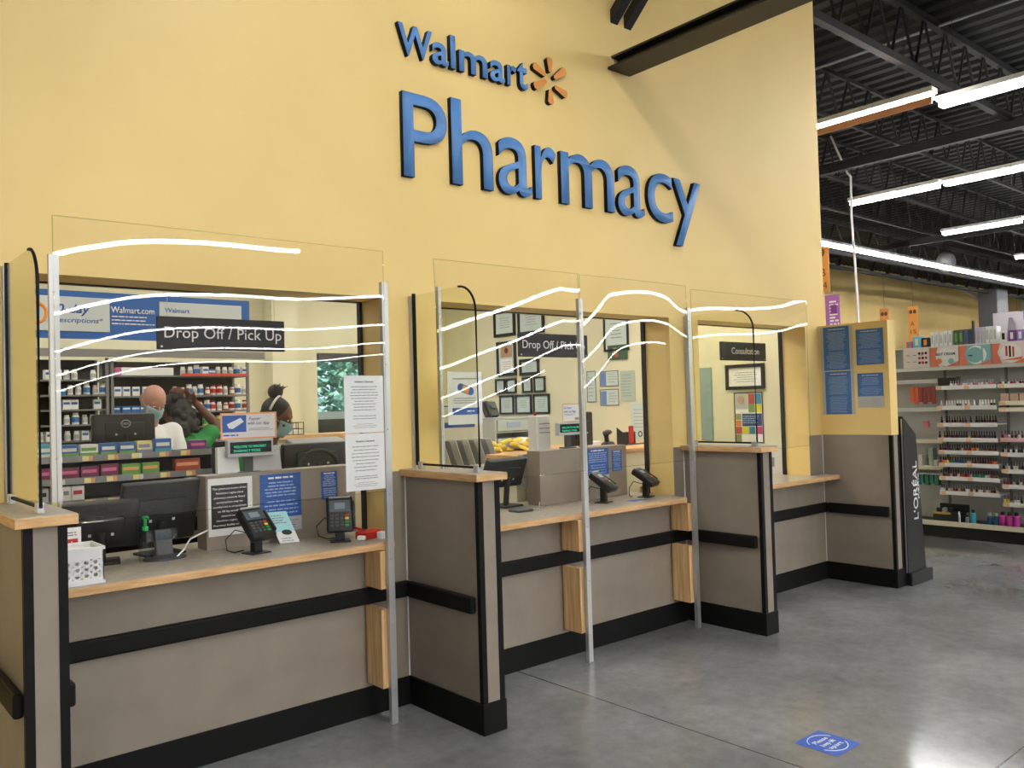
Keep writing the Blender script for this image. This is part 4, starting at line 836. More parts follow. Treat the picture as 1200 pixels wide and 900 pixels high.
# tower of white box left of the second display
t = T('label_printer', 'white printer tower left of the second customer display', 'printer', (3.28, .62, 1.08)); b = MB(); b.box(3.26, 3.40, .58, .66, 1.08, 1.42, .006, 1); O('housing', b, whitem, t); b = MB(); b.box(3.262, 3.282, .575, .58, 1.12, 1.4); O('front_strip', b, white, t)
for z in (1.30, 1.33, 1.36): b = MB(); b.box(3.30, 3.39, .576, .58, z, z+.006); O('vent_slot', b, inkg, t)
b = MB(); b.ball((3.28, .6, 1.43), .012); O('red_light', b, red, t)
desk(3.2, 4.78, .55, 1.05, 1.15, 'wood edged staff shelf behind the second riser'); 
desk(3.05, 3.19, .55, .9, 1.03, 'low block beside the printer holding grey papers')
folder(3.06, 3.21, .5, .96, 1.175, lgrey, 'grey paper sheaf leaning beside the second riser')
monitor('black monitor behind the middle post seen from the rear', (3.90, .8, 1.15), .05, .25, .25, 0, .03, mat=blackm)
t = T('scanner_gun', 'black hand scanner on its stand on the staff shelf', 'scanner', (4.3, .9, 1.15)); b = MB(); b.mbox(Matrix.Translation((4.31, .9, 1.17)), .12, .09, .04, .01, 2, .6); b.tube([(4.3, .9, 1.18), (4.27, .88, 1.23), (4.25, .86, 1.26)], [.02, .018, .03], 8); O('body', b, blackg, t, smooth=True); b = MB(); b.ball((4.26, .85, 1.265), .035, .03, .02); O('head', b, dgrey, t, smooth=True)
b = MB(); b.mbox(Matrix.Translation((4.14, .93, 1.175)) @ Matrix.Rotation(.3, 4, 'Z'), .16, .12, .05, .012); tag(O('folded_paper', b, white, smooth='auto'), 'white crumpled paper left of the hand scanner', 'paper')
t = T('mesh_pen_tray', 'black mesh tray with a red tag on the staff shelf', 'tray', (4.6, .92, 1.15)); b = MB(); b.prism([(4.5, .88, 1.15), (4.5, .98, 1.15), (4.5, .98, 1.29), (4.5, .88, 1.23)], (.006, 0, 0)); b.box(4.5, 4.72, .975, .98, 1.15, 1.25); b.box(4.5, 4.72, .88, .98, 1.15, 1.155); O('tray_body', b, blackm, t); b = MB(); b.box(4.58, 4.64, .92, .925, 1.16, 1.30, .002, 1); O('red_tag', b, red, t)
fr = FS((4.55, .545, 1.03)); poster('leaflet', 'teal and white leaflet hanging from the staff shelf edge', 'leaflet', fr, .11, .15, white, [('rect', 0, .05, .11, .15, M('leaflet_teal', '#79BFB6', .5)), ('rect', .04, .045, .09, .09, ink)], t=.001)
# left of the second window: slotted file rack and a white shelf
t = T('file_rack', 'pale slotted file rack seen through the middle glass fin', 'rack', (3.25, 1.4, 1.03))
b = MB(); b.box(2.95, 3.6, 1.35, 1.6, 1.0, 1.03); b.box(2.95, 3.6, 1.58, 1.6, 1.03, 1.52); O('tray', b, whitem, t)
for k in range(11): b = MB(); b.mbox(Matrix.Translation((2.98+.056*k, 1.46, 1.15)) @ Matrix.Rotation(-.35, 4, 'Y'), .004, .2, .2); O('divider', b, grey if k % 2 else whitem, t)
b = MB(); b.box(2.93, 3.62, 1.3, 1.62, 0, 1.0); tag(O('base_cabinet', b, cream), 'cream base cabinet under the slotted file rack', 'cabinet')
for k, (x, c) in enumerate(((3.0, 'white'), (3.12, 'red'), (3.24, 'grey'), (3.38, 'frosted'))):
    b = MB(); b.mbox(Matrix.Translation((x, 1.33, 1.02)) @ Matrix.Rotation(.2*k, 4, 'Z'), .1, .05, .05, .012); tag(O('small_packet', b, {'white': white, 'red': red, 'grey': lgrey, 'frosted': frost}[c], smooth='auto'), c+' packet at the foot of the slotted file rack', 'packet')
    bpy.data.objects[-1] if False else None
b = MB(); b.box(2.9, 3.62, 1.24, 1.31, .94, .992); tag(O('ledge', b, cream), 'narrow ledge under the small packets', 'ledge')
poster('notice', 'small blue notice low behind the bandage sheet', 'notice', FS((3.06, 1.579, 1.335)), .46, .17, bluep, [('rect', .06, .04, .43, .16, lgrey)], t=.003)
# ============================================================ consultation room
framed(.90, .50, 1.575, 1.80, 'dark frame with a white notice directly under the Consultation sign', (white,), bw=.03, extra=[('lines', .08, .33, .06, .16, 5, .006, inkg, True)])
cells = []; cl = {'r': M('cell_red', '#B5483F', .5), 'b': M('cell_blue', '#3F86A8', .5), 'g': M('cell_green', '#6E9A4E', .5), 'y': M('cell_yellow', '#D6CC3A', .5), 'o': M('cell_orange', '#D97E3A', .5), 'n': navy, 'm': M('cell_magenta', '#C23F73', .5), 'p': M('cell_olive', '#8E9468', .5), 'w': lgrey}
rows = [(.30, .44, [(.0, .5, 'w'), (.5, .75, 'r'), (.75, 1, 'b')]), (.27, .345, [(.5, .75, 'g'), (.75, 1, 'y')]), (.15, .26, [(.25, 1, 'n'), ]), (.205, .26, [(0, .22, 'p')]), (.15, .2, [(0, .22, 'o')]), (.08, .145, [(0, .24, 'r'), (.25, .5, 'y'), (.51, .74, 'b'), (.76, 1, 'm')]), (.01, .075, [(0, .22, 'p')])]
ex = []
for z0, z1, cs in rows:
    for a, c, k in cs: ex.append(('rect', .012+a*.27+.002, z0, .012+c*.27-.002, z1 if z1 < .44 else .435, cl[k]))
ex.append(('lines', .09, .27, .17, .245, 4, .008, paleink)); ex.append(('disc', .055+.02, .385, .035, 0, M('face_tan', '#B99A86', .6)))
poster('colour_grid_poster', 'poster of coloured squares in a black frame on the consultation room wall', 'poster', FW((5.899, .825, 1.10)), .295, .45, whitep, ex, t=.004, border=blackg, bw=.01)
t = T('door_1', None, None, (5.89, .42, 0), kind='structure'); del_ = None
b = MB(); b.box(5.885, 5.9, .235, .80, 0, 1.09); O('door_leaf', b, whitem, t)
b = MB(); b.cyl((5.885, .56, 1.05), (5.85, .56, 1.05), .012, seg=10); b.cyl((5.85, .56, 1.05), (5.85, .72, 1.055), .008, seg=8); O('door_handle', b, dgrey, t)
b = MB(); b.box(5.884, 5.8865, .43, .52, .9, .98); O('door_plate', b, grey, t)
b = MB(); b.box(5.885, 5.899, 1.06, 1.2, 1.12, 1.79); struct('window_5', b, M('vision_glass', '#8FA5A6', .15))
# ============================================================ PEOPLE (continuous bodies grown from tapered limbs and fused)
def fuse(mb, voxel, name, mat, parent, label=None, smooth_it=4):
    me = bpy.data.meshes.new('x'); mb.bm.to_mesh(me); mb.bm.free(); ob = bpy.data.objects.new('x', me); COL.objects.link(ob)
    r = ob.modifiers.new('r', 'REMESH'); r.mode = 'VOXEL'; r.voxel_size = voxel; s_ = ob.modifiers.new('s', 'SMOOTH'); s_.iterations = smooth_it; s_.factor = .5
    dg = bpy.context.evaluated_depsgraph_get(); dg.update(); out = bpy.data.meshes.new_from_object(ob.evaluated_get(dg)); bpy.data.objects.remove(ob); bpy.data.meshes.remove(me)
    nb = MB(); nb.bm.from_mesh(out); bpy.data.meshes.remove(out)
    for f in nb.bm.faces: f.material_index = 0
    return O(name, nb, mat, parent, label=label, smooth=True)
def limb(b, pts, rs, sx=None):
    for (p, r), (q, r2) in zip(zip(pts, rs), zip(pts[1:], rs[1:])): b.cyl(p, q, r, r2, 14)
    for p, r in zip(pts, rs): b.ball(p, r, seg=12)
def person(label, loc, rz, J, cloth, skin, trousers, build=1.0, coat_len=0, sleeve=1.0, hair=None, mask=None, head_rot=(0, 0, 0), extra=None, shoe=ink):
    t = T('person', label, 'person', (0, 0, 0)); V = lambda p: Vector(p)
    hm = Matrix.Translation(J['head']) @ Matrix.Rotation(head_rot[2], 4, 'Z') @ Matrix.Rotation(head_rot[0], 4, 'X') @ Matrix.Rotation(head_rot[1], 4, 'Y')
    R3 = hm.to_3x3().to_4x4(); hp = lambda *a: hm @ Vector(a)
    b = MB()
    b.ball(hp(0, .012, .028), .074, .094, .092, 20, R3); b.ball(hp(0, -.012, -.045), .056, .072, .066, 16, R3); b.ball(hp(0, -.062, -.088), .024, .02, .018, 10, R3)
    b.cyl(hp(0, -.078, .018), hp(0, -.106, -.022), .008, .014, 10); b.ball(hp(0, -.1, -.024), .016, .013, .011, 10, R3)
    for s_ in (-1, 1): b.ball(hp(s_*.074, .012, -.005), .009, .019, .031, 10, R3); b.ball(hp(s_*.03, -.074, .038), .024, .012, .007, 8, R3); b.ball(hp(s_*.036, -.062, -.022), .022, .02, .02, 8, R3)
    b.ball(hp(0, -.083, -.056), .024, .012, .009, 8, R3)
    ch, pe = V(J['chest']), V(J['pelvis']); limb(b, [ch+Vector((0, 0, .06)), V(J['head'])+Vector((0, .01, -.05))], [.062, .052])
    side = Vector((1, 0, 0)); 
    limb(b, [pe, (pe+ch)/2, ch], [.125*build, .115*build, .13*build]); b.ball(pe, .165*build, .115, .1)
    b.ball(ch, .165*build, .105, .14)
    for s_ in ('l', 'r'):
        sh, el, wr = V(J['sh_'+s_]), V(J['el_'+s_]), V(J['wr_'+s_]); limb(b, [ch, sh], [.09, .062]); limb(b, [sh, el, wr], [.052*build, .04*build, .027])
        d = (wr-el).normalized(); up_ = V(J.get('palm_'+s_, (0, 0, 1))); sd = d.cross(up_).normalized(); n_ = sd.cross(d)
        pm = wr+d*.05; b.cyl(wr, pm, .024, .03, 10); b.ball(pm, .03)
        sgn = 1 if s_ == 'l' else -1
        for k in range(4):
            o_ = sd*(.027-.018*k); ln = (.032, .038, .036, .028)[k]; a = wr+d*.075+o_; m1 = a+d*ln-n_*.006; e_ = m1+d*ln*.7-n_*.02
            b.cyl(wr+d*.03+o_*.7, a, .010, .0095, 8); b.cyl(a, m1, .0095, .0085, 8); b.cyl(m1, e_, .0085, .0075, 8); b.ball(e_, .0078, seg=8); b.ball(m1, .0087, seg=8)
        th0 = wr+d*.025+sd*sgn*.024; th1 = th0+d*.03+sd*sgn*.024-n_*.008; b.cyl(th0, th1, .012, .0105, 8); b.cyl(th1, th1+d*.03-n_*.01, .0105, .009, 8); b.ball(th1+d*.03-n_*.01, .009, seg=8)
        hi, kn, an = V(J['hip_'+s_]), V(J['kn_'+s_]), V(J['an_'+s_]); limb(b, [hi, kn, an], [.085*build, .058*build, .04]); b.cyl(an, an+Vector((0, -.13, -.045)), .04, .03, 10); b.ball(an+Vector((0, -.13, -.05)), .03)
    fuse(b, .0085, 'body', skin, t)
    b = MB(); g = .016                                          # top garment
    limb(b, [pe-Vector((0, 0, coat_len)), pe, (pe+ch)/2, ch], [.15*build+g, .14*build+g, .125*build+g, .135*build+g]); b.ball(pe, .17*build+g, .125+g, .11+g); b.ball(ch, .17*build+g, .11+g, .145+g*.5)
    limb(b, [ch+Vector((0, 0, .07)), ch+Vector((0, 0, .12))], [.085, .068])
    for s_ in ('l', 'r'):
        sh, el, wr = V(J['sh_'+s_]), V(J['el_'+s_]), V(J['wr_'+s_]); limb(b, [ch, sh], [.1, .068+g*.5])
        if sleeve >= 1: limb(b, [sh, el, el+(wr-el)*.92], [.054*build+g, .045*build+g, .032+g*.6])
        else: limb(b, [sh, sh+(el-sh)*sleeve*1.6], [.054*build+g, .052*build+g])
    if coat_len: b.cyl(pe, pe-Vector((0, 0, coat_len+.1)), .17, .2, 20)
    c_ = fuse(b, .011, 'coat' if coat_len else 'shirt', cloth, t)
    b = MB()
    for s_ in ('l', 'r'): limb(b, [V(J['hip_'+s_]), V(J['kn_'+s_]), V(J['an_'+s_])+Vector((0, 0, .03))], [.1*build, .074*build, .062])
    b.ball(pe-Vector((0, 0, .03)), .172*build, .128, .12); fuse(b, .013, 'trousers', trousers, t)
    for s_ in ('l', 'r'):
        an = V(J['an_'+s_]); b = MB(); b.mbox(Matrix.Translation(an+Vector((0, -.06, -.04))), .1, .27, .075, .03, 3); O('shoe', b, shoe, t, smooth=True)
    for s_ in (-1, 1):
        b = MB(); b.ball(hp(s_*.03, -.0765, .016), .011, .006, .006, 10, R3); e_ = O('eye', b, coat, t, smooth=True); b = MB(); b.ball(hp(s_*.03, -.081, .0155), .005, .003, .005, 8, R3); O('iris', b, ink, e_, smooth=True)
    if mask:
        b = MB(); n = 12; rows_ = []
        for j in range(7):
            z = .004-.018*j; r_ = []
            for i in range(n+1):
                a = -1.15+2.3*i/n; bul = .012*math.sin(math.pi*min(1, j/6))
                r_.append(b.bm.verts.new(hp(math.sin(a)*(.066+.0*j), .002-math.cos(a)*(.098+bul+(.014 if abs(a) < .3 and j < 3 else 0))+.012*(j > 4), z)))
            rows_.append(r_)
        for p_, q_ in zip(rows_, rows_[1:]):
            for i in range(n): b.bm.faces.new((p_[i], p_[i+1], q_[i+1], q_[i]))
        mk = O('face_mask', b, mask, t, smooth=True); md = mk.modifiers.new('s', 'SOLIDIFY'); md.thickness = .004; md.offset = 1
        for s_ in (-1, 1): b = MB(); b.tube([hp(s_*.06, -.04, -.01), hp(s_*.074, -.01, .0), hp(s_*.08, .02, .02)], .0018, 5); O('ear_loop', b, mask, mk)
    if hair: hair(t, hp, R3)
    if extra: extra(t, hp, R3)
    place(t, loc, rz); return t
def hair_fringe(t, hp, R3):
    b = MB(); b.ball(hp(0, .045, -.005), .079, .066, .05, 14, R3)
    fuse(b, .006, 'hair', M('grey_hair', '#9A9088', .7), t)
def hair_long(t, hp, R3):
    b = MB(); b.ball(hp(0, .035, .035), .088, .1, .098, 16, R3); b.ball(hp(0, .1, -.04), .085, .07, .12, 14, R3); b.ball(hp(.03, .11, -.15), .07, .05, .09, 12, R3); b.ball(hp(-.03, .12, -.12), .06, .05, .09, 12, R3)
    rng = random.Random(3)
    for k in range(26): b.ball(hp(rng.uniform(-.08, .08), .1+rng.uniform(-.03, .06), rng.uniform(-.2, .06)), .026, seg=8)
    fuse(b, .007, 'hair', hairk, t, smooth_it=2)
    b = MB(); b.ball(hp(-.02, .06, .13), .06, .05, .04, 12, R3); fuse(b, .007, 'hair_knot', hairb, t)
def hair_bun(t, hp, R3):
    b = MB(); b.ball(hp(0, .03, .04), .083, .098, .092, 18, R3); b.ball(hp(0, .075, -.03), .068, .05, .07, 12, R3); fuse(b, .006, 'hair', hairk, t)
    b = MB(); b.ball(hp(0, .085, .15), .052, .05, .05, 14, R3); rng = random.Random(5)
    for k in range(9):
        a = rng.uniform(0, 6.28); b.cyl(hp(.03*math.cos(a), .085+.03*math.sin(a), .18), hp(.06*math.cos(a), .085+.06*math.sin(a), .2+rng.uniform(0, .02)), .006, .003, 6)
    fuse(b, .005, 'hair_bun', hairk, t, smooth_it=1)
    b = MB(); b.tube([hp(.088*math.cos(a), .045+.03*math.sin(a)*0, .04+.1*math.sin(a)) for a in [math.pi*k/14 for k in range(15)]], .008, 8); O('headband', b, white, t, smooth=True)
def stand_J(head, chest, pelvis=(0, .05, .95), **k):
    px_, py_, pz = pelvis; J = dict(head=head, chest=chest, pelvis=pelvis, hip_l=(-.095, py_, pz-.05), hip_r=(.095, py_, pz-.05), kn_l=(-.1, py_-.02, .5), kn_r=(.1, py_-.02, .5), an_l=(-.1, py_+.02, .075), an_r=(.1, py_+.02, .075)); J.update(k); return J
person('bald person in a white coat and pale blue face mask, head bowed behind the monitor', (1.33, 2.52, 0), .15,
    stand_J((0, -.13, 1.585), (0, -.02, 1.30), sh_l=(-.185, -.02, 1.37), sh_r=(.185, -.02, 1.37), el_l=(-.23, -.1, 1.12), el_r=(.23, -.1, 1.12), wr_l=(-.12, -.30, 1.2), wr_r=(.12, -.30, 1.2)),
    coat, skinl, jeans, coat_len=.3, mask=maskb, hair=hair_fringe, head_rot=(.62, 0, 0))
person('person in a green shirt with long dark hair, back turned, one arm raised', (1.66, 2.74, 0), math.pi+.25,
    stand_J((.03, -.06, 1.52), (0, 0, 1.22), sh_l=(-.175, 0, 1.29), sh_r=(.17, 0, 1.29), el_l=(-.29, .02, 1.40), wr_l=(-.12, .0, 1.58), el_r=(.24, -.08, 1.03), wr_r=(.15, -.26, 1.1), palm_l=(1, 0, 0)),
    shirtg, skind, jeans, sleeve=.35, hair=hair_long, head_rot=(.3, 0, 0))
def lanyard(t, hp, R3): pass
person('person in green with a dark bun, white headband and blue mask, looking down', (1.72, 1.60, 0), .85,
    stand_J((0, -.16, 1.455), (0, -.05, 1.17), pelvis=(0, .08, .88), sh_l=(-.17, -.05, 1.235), sh_r=(.17, -.05, 1.235), el_l=(-.23, -.09, .98), el_r=(.23, -.12, .98), wr_l=(-.12, -.32, 1.0), wr_r=(.12, -.32, 1.0)),
    shirtg, skind, jeans, sleeve=.35, mask=maskb, hair=hair_bun, head_rot=(.45, 0, 0))
# ============================================================ outside the rear window
b = MB(); b.box(-14, 12, 5.4, 40, -.3, -.15); struct('ground_outside', b, noisy(M('asphalt', '#6A6C6E', .9), '#5E6062', '#767879', (3, 3, 3)))
CX = -1.3
t = T('parked_car', 'white car parked outside the rear window', 'car', (6.9+CX, 9.3, -.15)); carw = M('car_paint', '#DDE6EC', .25, coat=1); carg = M('car_glass', '#1C2A33', .1)
z = -.15; side_ = [(x+CX, h_) for x, h_ in [(4.6, .28), (4.55, .62), (4.75, .85), (5.5, .98), (6.15, 1.52), (6.5, 1.62), (7.9, 1.62), (8.5, 1.45), (9.1, 1.05), (9.3, .95), (9.35, .3)]]
b = MB(); b.prism([(x, 8.45, h_+z) for x, h_ in side_], (0, 1.7, 0)); body = O('body_shell', b, carw, t)
for pts, nm in (([(5.72, 1.0), (6.25, 1.44), (6.95, 1.5), (6.95, 1.02)], 'side_window'), ([(7.05, 1.02), (7.05, 1.5), (7.85, 1.5), (8.35, 1.4), (8.75, 1.05)], 'side_window')):
    for y in (8.44, 10.15): b = MB(); b.prism([(x+CX, y, h_+z) for x, h_ in pts], (0, .012, 0)); O(nm, b, carg, body)
b = MB(); b.prism([(5.62+CX, 8.55, .99+z), (6.12+CX, 8.6, 1.44+z), (6.12+CX, 10.0, 1.44+z), (5.62+CX, 10.05, .99+z)], (-.02, 0, .02)); O('windscreen', b, carg, body)
for x in (5.45+CX, 8.45+CX):
    for y in (8.5, 10.1): b = MB(); b.cyl((x, y-.1, .33+z), (x, y+.1, .33+z), .33, seg=24); w_ = O('wheel', b, blackm, t, smooth='auto'); b = MB(); b.cyl((x, y-.11, .33+z), (x, y+.11, .33+z), .19, seg=20); O('hub', b, alu, w_)
b = MB(); b.mbox(Matrix.Translation((6.2+CX, 8.36, 1.06+z)), .2, .16, .14, .04); O('side_mirror', b, blackm, body)
leafm = noisy(M('leaves', '#5E9A88', .8), '#4C8A80', '#9CC4A8', (9, 9, 9), 4); barkm = M('bark', '#5C4A3A', .9)
for i, (x, y, h_) in enumerate(((5.5, 14, 5.5), (8.2, 15.5, 6.2), (10.8, 14.2, 5.2), (7.0, 19, 7), (12.5, 19, 7))):
    rng = random.Random(i); t = T('leafy_tree', ('leafy tree behind the white car, at the left of the rear window', 'tall leafy tree centred behind the white car', 'leafy tree behind the car at the right of the rear window', 'farther tree seen between the nearer two, left', 'farthest tree at the right')[i], 'tree', (x, y, -.15))
    b = MB(); b.cyl((x, y, -.15), (x, y, h_*.6), .16, .07, 10); O('trunk', b, barkm, t)
    b = MB()
    for k in range(4500):
        a = rng.uniform(0, 6.28); r_ = rng.uniform(0, 2.0)**.9; zz = rng.uniform(.25, h_); q = Vector((x+r_*math.cos(a), y+r_*math.sin(a), zz)); rr = rng.uniform(.06, .15)
        m = Matrix.Translation(q) @ Matrix.Rotation(rng.uniform(0, 6.28), 4, 'Z') @ Matrix.Rotation(rng.uniform(0, 3), 4, 'X')
        pts = [m @ Vector(p) for p in ((-rr, 0, 0), (-rr*.3, rr*.5, .03), (rr*.5, rr*.4, 0), (rr, 0, -.03), (rr*.4, -rr*.5, 0), (-rr*.4, -rr*.5, .03))]; b.poly(pts)
    O('foliage', b, leafm, t)
# ============================================================ cosmetics end panel against the half wall
t = T('display_end_panel', 'tall black end panel with white upright lettering beside the yellow half wall', 'display panel', (6.22, -.45, 0))
b = MB(); b.prism([(6.056, -.61, .1), (6.056, -.61, 1.32), (6.265, -.61, 1.175), (6.275, -.61, 1.14), (6.305, -.61, .8), (6.36, -.61, .1)], (0, .03, 0)); pn = O('end_panel', b, blackg, t)
b = MB(); b.box(6.0505, 6.42, -.64, -.30, 0, .1, .008); O('plinth', b, blackg, t)
b = MB(); b.prism([(6.055, -.58, .1), (6.055, -.58, 1.32), (6.09, -.58, 1.32), (6.30, -.58, .3), (6.36, -.58, .1)], (0, .9, 0)); O('rear_body', b, blackm, t)
b = MB(); fr = Fr((6.262, -.6105, .50), (0, 0, 1), (-1, 0, 0)); glyphs(b, "L'OR\u00c9AL", fr.m(), width=.46, height=.075, depth=.001, bold=.01); glyphs(b, 'PARIS', Fr((6.295, -.6105, .66), (0, 0, 1), (-1, 0, 0)).m(), width=.2, height=.026, depth=.001, bold=.01); O('lettering', b, inkw, pn)
b = MB(); b.box(6.0505, 6.0545, -.605, -.595, .1, 1.3); O('edge_strip', b, alu, t)
# ============================================================ makeup gondola facing the camera side
gb = M('gondola_grey', '#C2C2C5', .6); gslot = M('slot_dark', '#77787C', .6); GX = 8.5
t = T('makeup_shelving', 'long grey and white makeup shelving beyond the yellow half wall', 'shelving', (8.8, -.3, 0))
b = MB(); b.box(8.84, 8.90, -1.9, 1.2, .1, 2.0); O('back_panel', b, gb, t)
b = MB(); b.box(8.50, 8.9, -1.9, 1.2, 0, .13); O('kick_plate', b, blackg, t)
for y in (.98, .2, -.40, -1.0, -1.6): b = MB(); b.box(8.83, 8.84, y-.012, y+.012, .1, 2.0); O('upright_slot', b, gslot, t)
b = MB(); b.box(8.47, 8.84, -1.9, 1.2, .135, .155); s_ = O('base_shelf', b, dgrey, t); b = MB(); b.box(8.46, 8.47, -1.9, 1.2, .125, .175); O('price_rail', b, pricetag, s_)
b = MB(); b.box(8.56, 8.84, -1.9, 1.2, 1.745, 1.76); s_ = O('top_shelf', b, whitem, t); b = MB(); b.box(8.55, 8.56, -1.9, 1.2, 1.73, 1.765); O('shelf_edge', b, whitem, s_)
b = MB(); b.box(8.6, 8.9, -1.9, 1.2, 1.97, 1.985); O('upper_deck', b, whitem, t)
palepink = M('rail_pink', '#EBB9C4', .5)
bays = {0: (.19, .98, (1.62, 1.32, .98, .70)), 1: (-.39, .19, (1.545, 1.335, 1.16, 1.005, .875, .745, .605, .455)), 2: (-1.0, -.41, (1.545, 1.375, 1.31, 1.01, .865, .70, .55, .37)), 3: (-1.6, -1.02, (1.545, 1.31, 1.01, .865, .70, .55, .37))}
ticket = M('ticket_orange', '#EBC49A', .5)
for bi, (ya, yb, zs) in bays.items():
    for zi, z in enumerate(zs):
        dpt = .16 if bi == 0 else .26; b = MB(); b.box(8.84-dpt, 8.84, ya, yb, z, z+.012); s_ = O('shelf', b, whitem, t)
        mt = pricetag if (bi == 0 and z < 1.2) or (bi == 2 and zi in (1, 2)) else (palepink if (bi == 2 and zi == 3) else whitep)
        b = MB(); b.box(8.84-dpt-.008, 8.84-dpt, ya, yb, z-.02, z+.022); O('price_rail', b, mt, s_)
        for k in range(2): 
            if bi: y = yb-.06-.27*k; b = MB(); b.box(8.84-dpt-.009, 8.84-dpt-.008, y, y+.05, z-.016, z+.018); O('price_ticket', b, ticket, s_)
# header boards
def header(ya, yb, label, kind):
    w_ = ya-yb; fr = FW((8.545, ya, 1.768)); ls = []; salmon = M('salmon', '#D9785C', .5) if 'salmon' not in MATS else MATS['salmon']; bl = M('header_teal', '#7FB4BF', .5) if 'header_teal' not in MATS else MATS['header_teal']
    if kind == 'eyes': 
        for i in range(3): ls += [('rect', .03+.07*i, .13, .07+.07*i, .135, ink), ('rect', .03+.07*i, .06, .065+.07*i, .064, ink)]
        for i in range(3):
            for j in range(3): ls.append(('disc', w_-.1+.035*i, .05+.05*j, .014, 0, red if (i+j) % 2 else ink))
    else:
        ls += [('poly', [(0, 0), (.09, 0), (.02, .2), (0, .2)], salmon), ('poly', [(0, .2), (.08, .2), (.05, .1)], salmon), ('disc', w_*.55, .1, .095, 0, white), ('poly', [(w_*.6, 0), (w_, 0), (w_, .05)], salmon)]
        if kind == 'cream': ls += [('text', 'BEST CREAM', w_*.2, .115, .026, ink, 'l', w_*.7, .02, .1), ('disc', w_*.32, .055, .03, 0, salmon), ('disc', w_*.75, .05, .03, 0, bl)]
        if kind == 'teal': ls += [('disc', w_*.5, .1, .08, 0, bl), ('rect', w_*.7, .02, w_*.76, .18, bl), ('lines', w_*.3, w_*.5, .08, .11, 1, .012, ink)]
        if kind == 'pink': ls += [('rect', w_*.4, .07, w_*.46, .17, red), ('rect', w_*.5, .06, w_*.56, .17, ink), ('rect', w_*.6, .06, w_*.65, .16, red), ('poly', [(w_*.25, .03), (w_*.85, .03), (w_*.9, .06)], salmon)]
    poster('header_board', label, 'board', fr, w_, .2, M('header_%s' % kind, '#E3DAD8', .5) if 'header_%s' % kind not in MATS else MATS['header_%s' % kind], ls, t=.004)
header(.50, .23, 'white header board with eyes and red dots at the left of the makeup shelving', 'eyes'); header(.22, -.06, 'header board with black words inside a white oval and orange corners', 'cream')
header(-.07, -.37, 'header board with a pale teal circle', 'teal'); header(-.38, -.69, 'header board with red and black lipsticks in a white circle', 'pink'); header(-.7, -1.05, 'header board beyond the right edge of the picture', 'plain')
# stock above the headers
rng = random.Random(11)
def topbox(ya, yb, h_, mat, label, st=None, x=8.62, d=.12, group=None):
    t = T('product_carton', label, 'carton', (x+d/2, (ya+yb)/2, 1.985), group); b = MB(); b.box(x, x+d, yb+.002, ya-.002, 1.985, 1.985+h_, .002, 1); O('carton', b, mat, t)
    b = MB(); b.box(x-.0008, x, yb+(ya-yb)*.3, ya-(ya-yb)*.3, 1.985+h_*.2, 1.985+h_*.8); O('label_strip', b, st or inkg, t)
topbox(.50, .44, .07, pink, 'hot pink carton at the far left end on top of the makeup shelving'); topbox(.43, .35, .12, cyan, 'pale cyan carton second from the left on top', white); topbox(.34, .26, .1, ink, 'dark carton with an orange mark on top of the makeup shelving', orange)
for k in range(5): topbox(.245-.045*k, .205-.045*k, .15, white if k % 2 else whitep, 'slim white carton in the left white block on top of the shelving', lgrey, group='white cartons in the left block')
for k in range(4): topbox(.012-.05*k, -.035-.05*k, .155, M('dark_green_%d' % k, ('#4A5A4E', '#51604F', '#5A6570', '#4E5A66')[k], .4), ('first', 'second', 'third', 'fourth')[k]+' dark green grey bottle carton from the left, on top of the shelving', cg if k < 2 else bluep)
for k in range(6): topbox(-.19-.036*k, -.223-.036*k, .165, M('lilac_%d' % k, '#CFC8DC', .5) if k < 3 else whitep, 'slim %s carton right of the dark bottles on top' % ('lilac' if k < 3 else 'white'), lgrey, group='%s cartons right of the dark bottles' % ('lilac' if k < 3 else 'white'))
for k in range(4): topbox(-.43-.075*k, -.495-.075*k, .11, (white, purple, M('violet', '#8F7CC0', .5), white)[k], ('white domed pack under the hair poster', 'purple pack under the hair poster', 'violet pack under the hair poster', 'white pack at the right edge on top of the shelving')[k], (ink, white, white, purple)[k])
b = MB(); b.box(8.6, 8.63, -.20, -.18, 1.985, 2.22); tag(O('shelf_post', b, dgrey), 'thin dark post rising from the cartons on top', 'post')
# hair poster standing farther away
t = T('hanging_poster', 'white and violet poster of straight hair above the makeup shelving', 'poster', (14, 1.33, 2.38)); b = MB(); b.box(14, 14.02, 1.12, 1.55, 2.38, 2.73); O('poster_board', b, M('poster_lilac', '#D5D3E2', .5), t)
b = MB(); fr = FW((13.999, 1.55, 2.38))
for k in range(9): b.poly([fr.p(.2+.016*k, .04, .001), fr.p(.212+.016*k, .04, .001), fr.p(.235+.006*k, .26, .001), fr.p(.23+.006*k, .26, .001)])
O('hair_picture', b, M('hair_grey', '#8C8BA0', .5), t)
b = MB(); b.cyl((14.01, 1.2, 2.73), (14.01, 1.2, 6.28), .0015, seg=6); b.cyl((14.01, 1.48, 2.73), (14.01, 1.48, 6.28), .0015, seg=6); O('hanging_wire', b, steel, t)
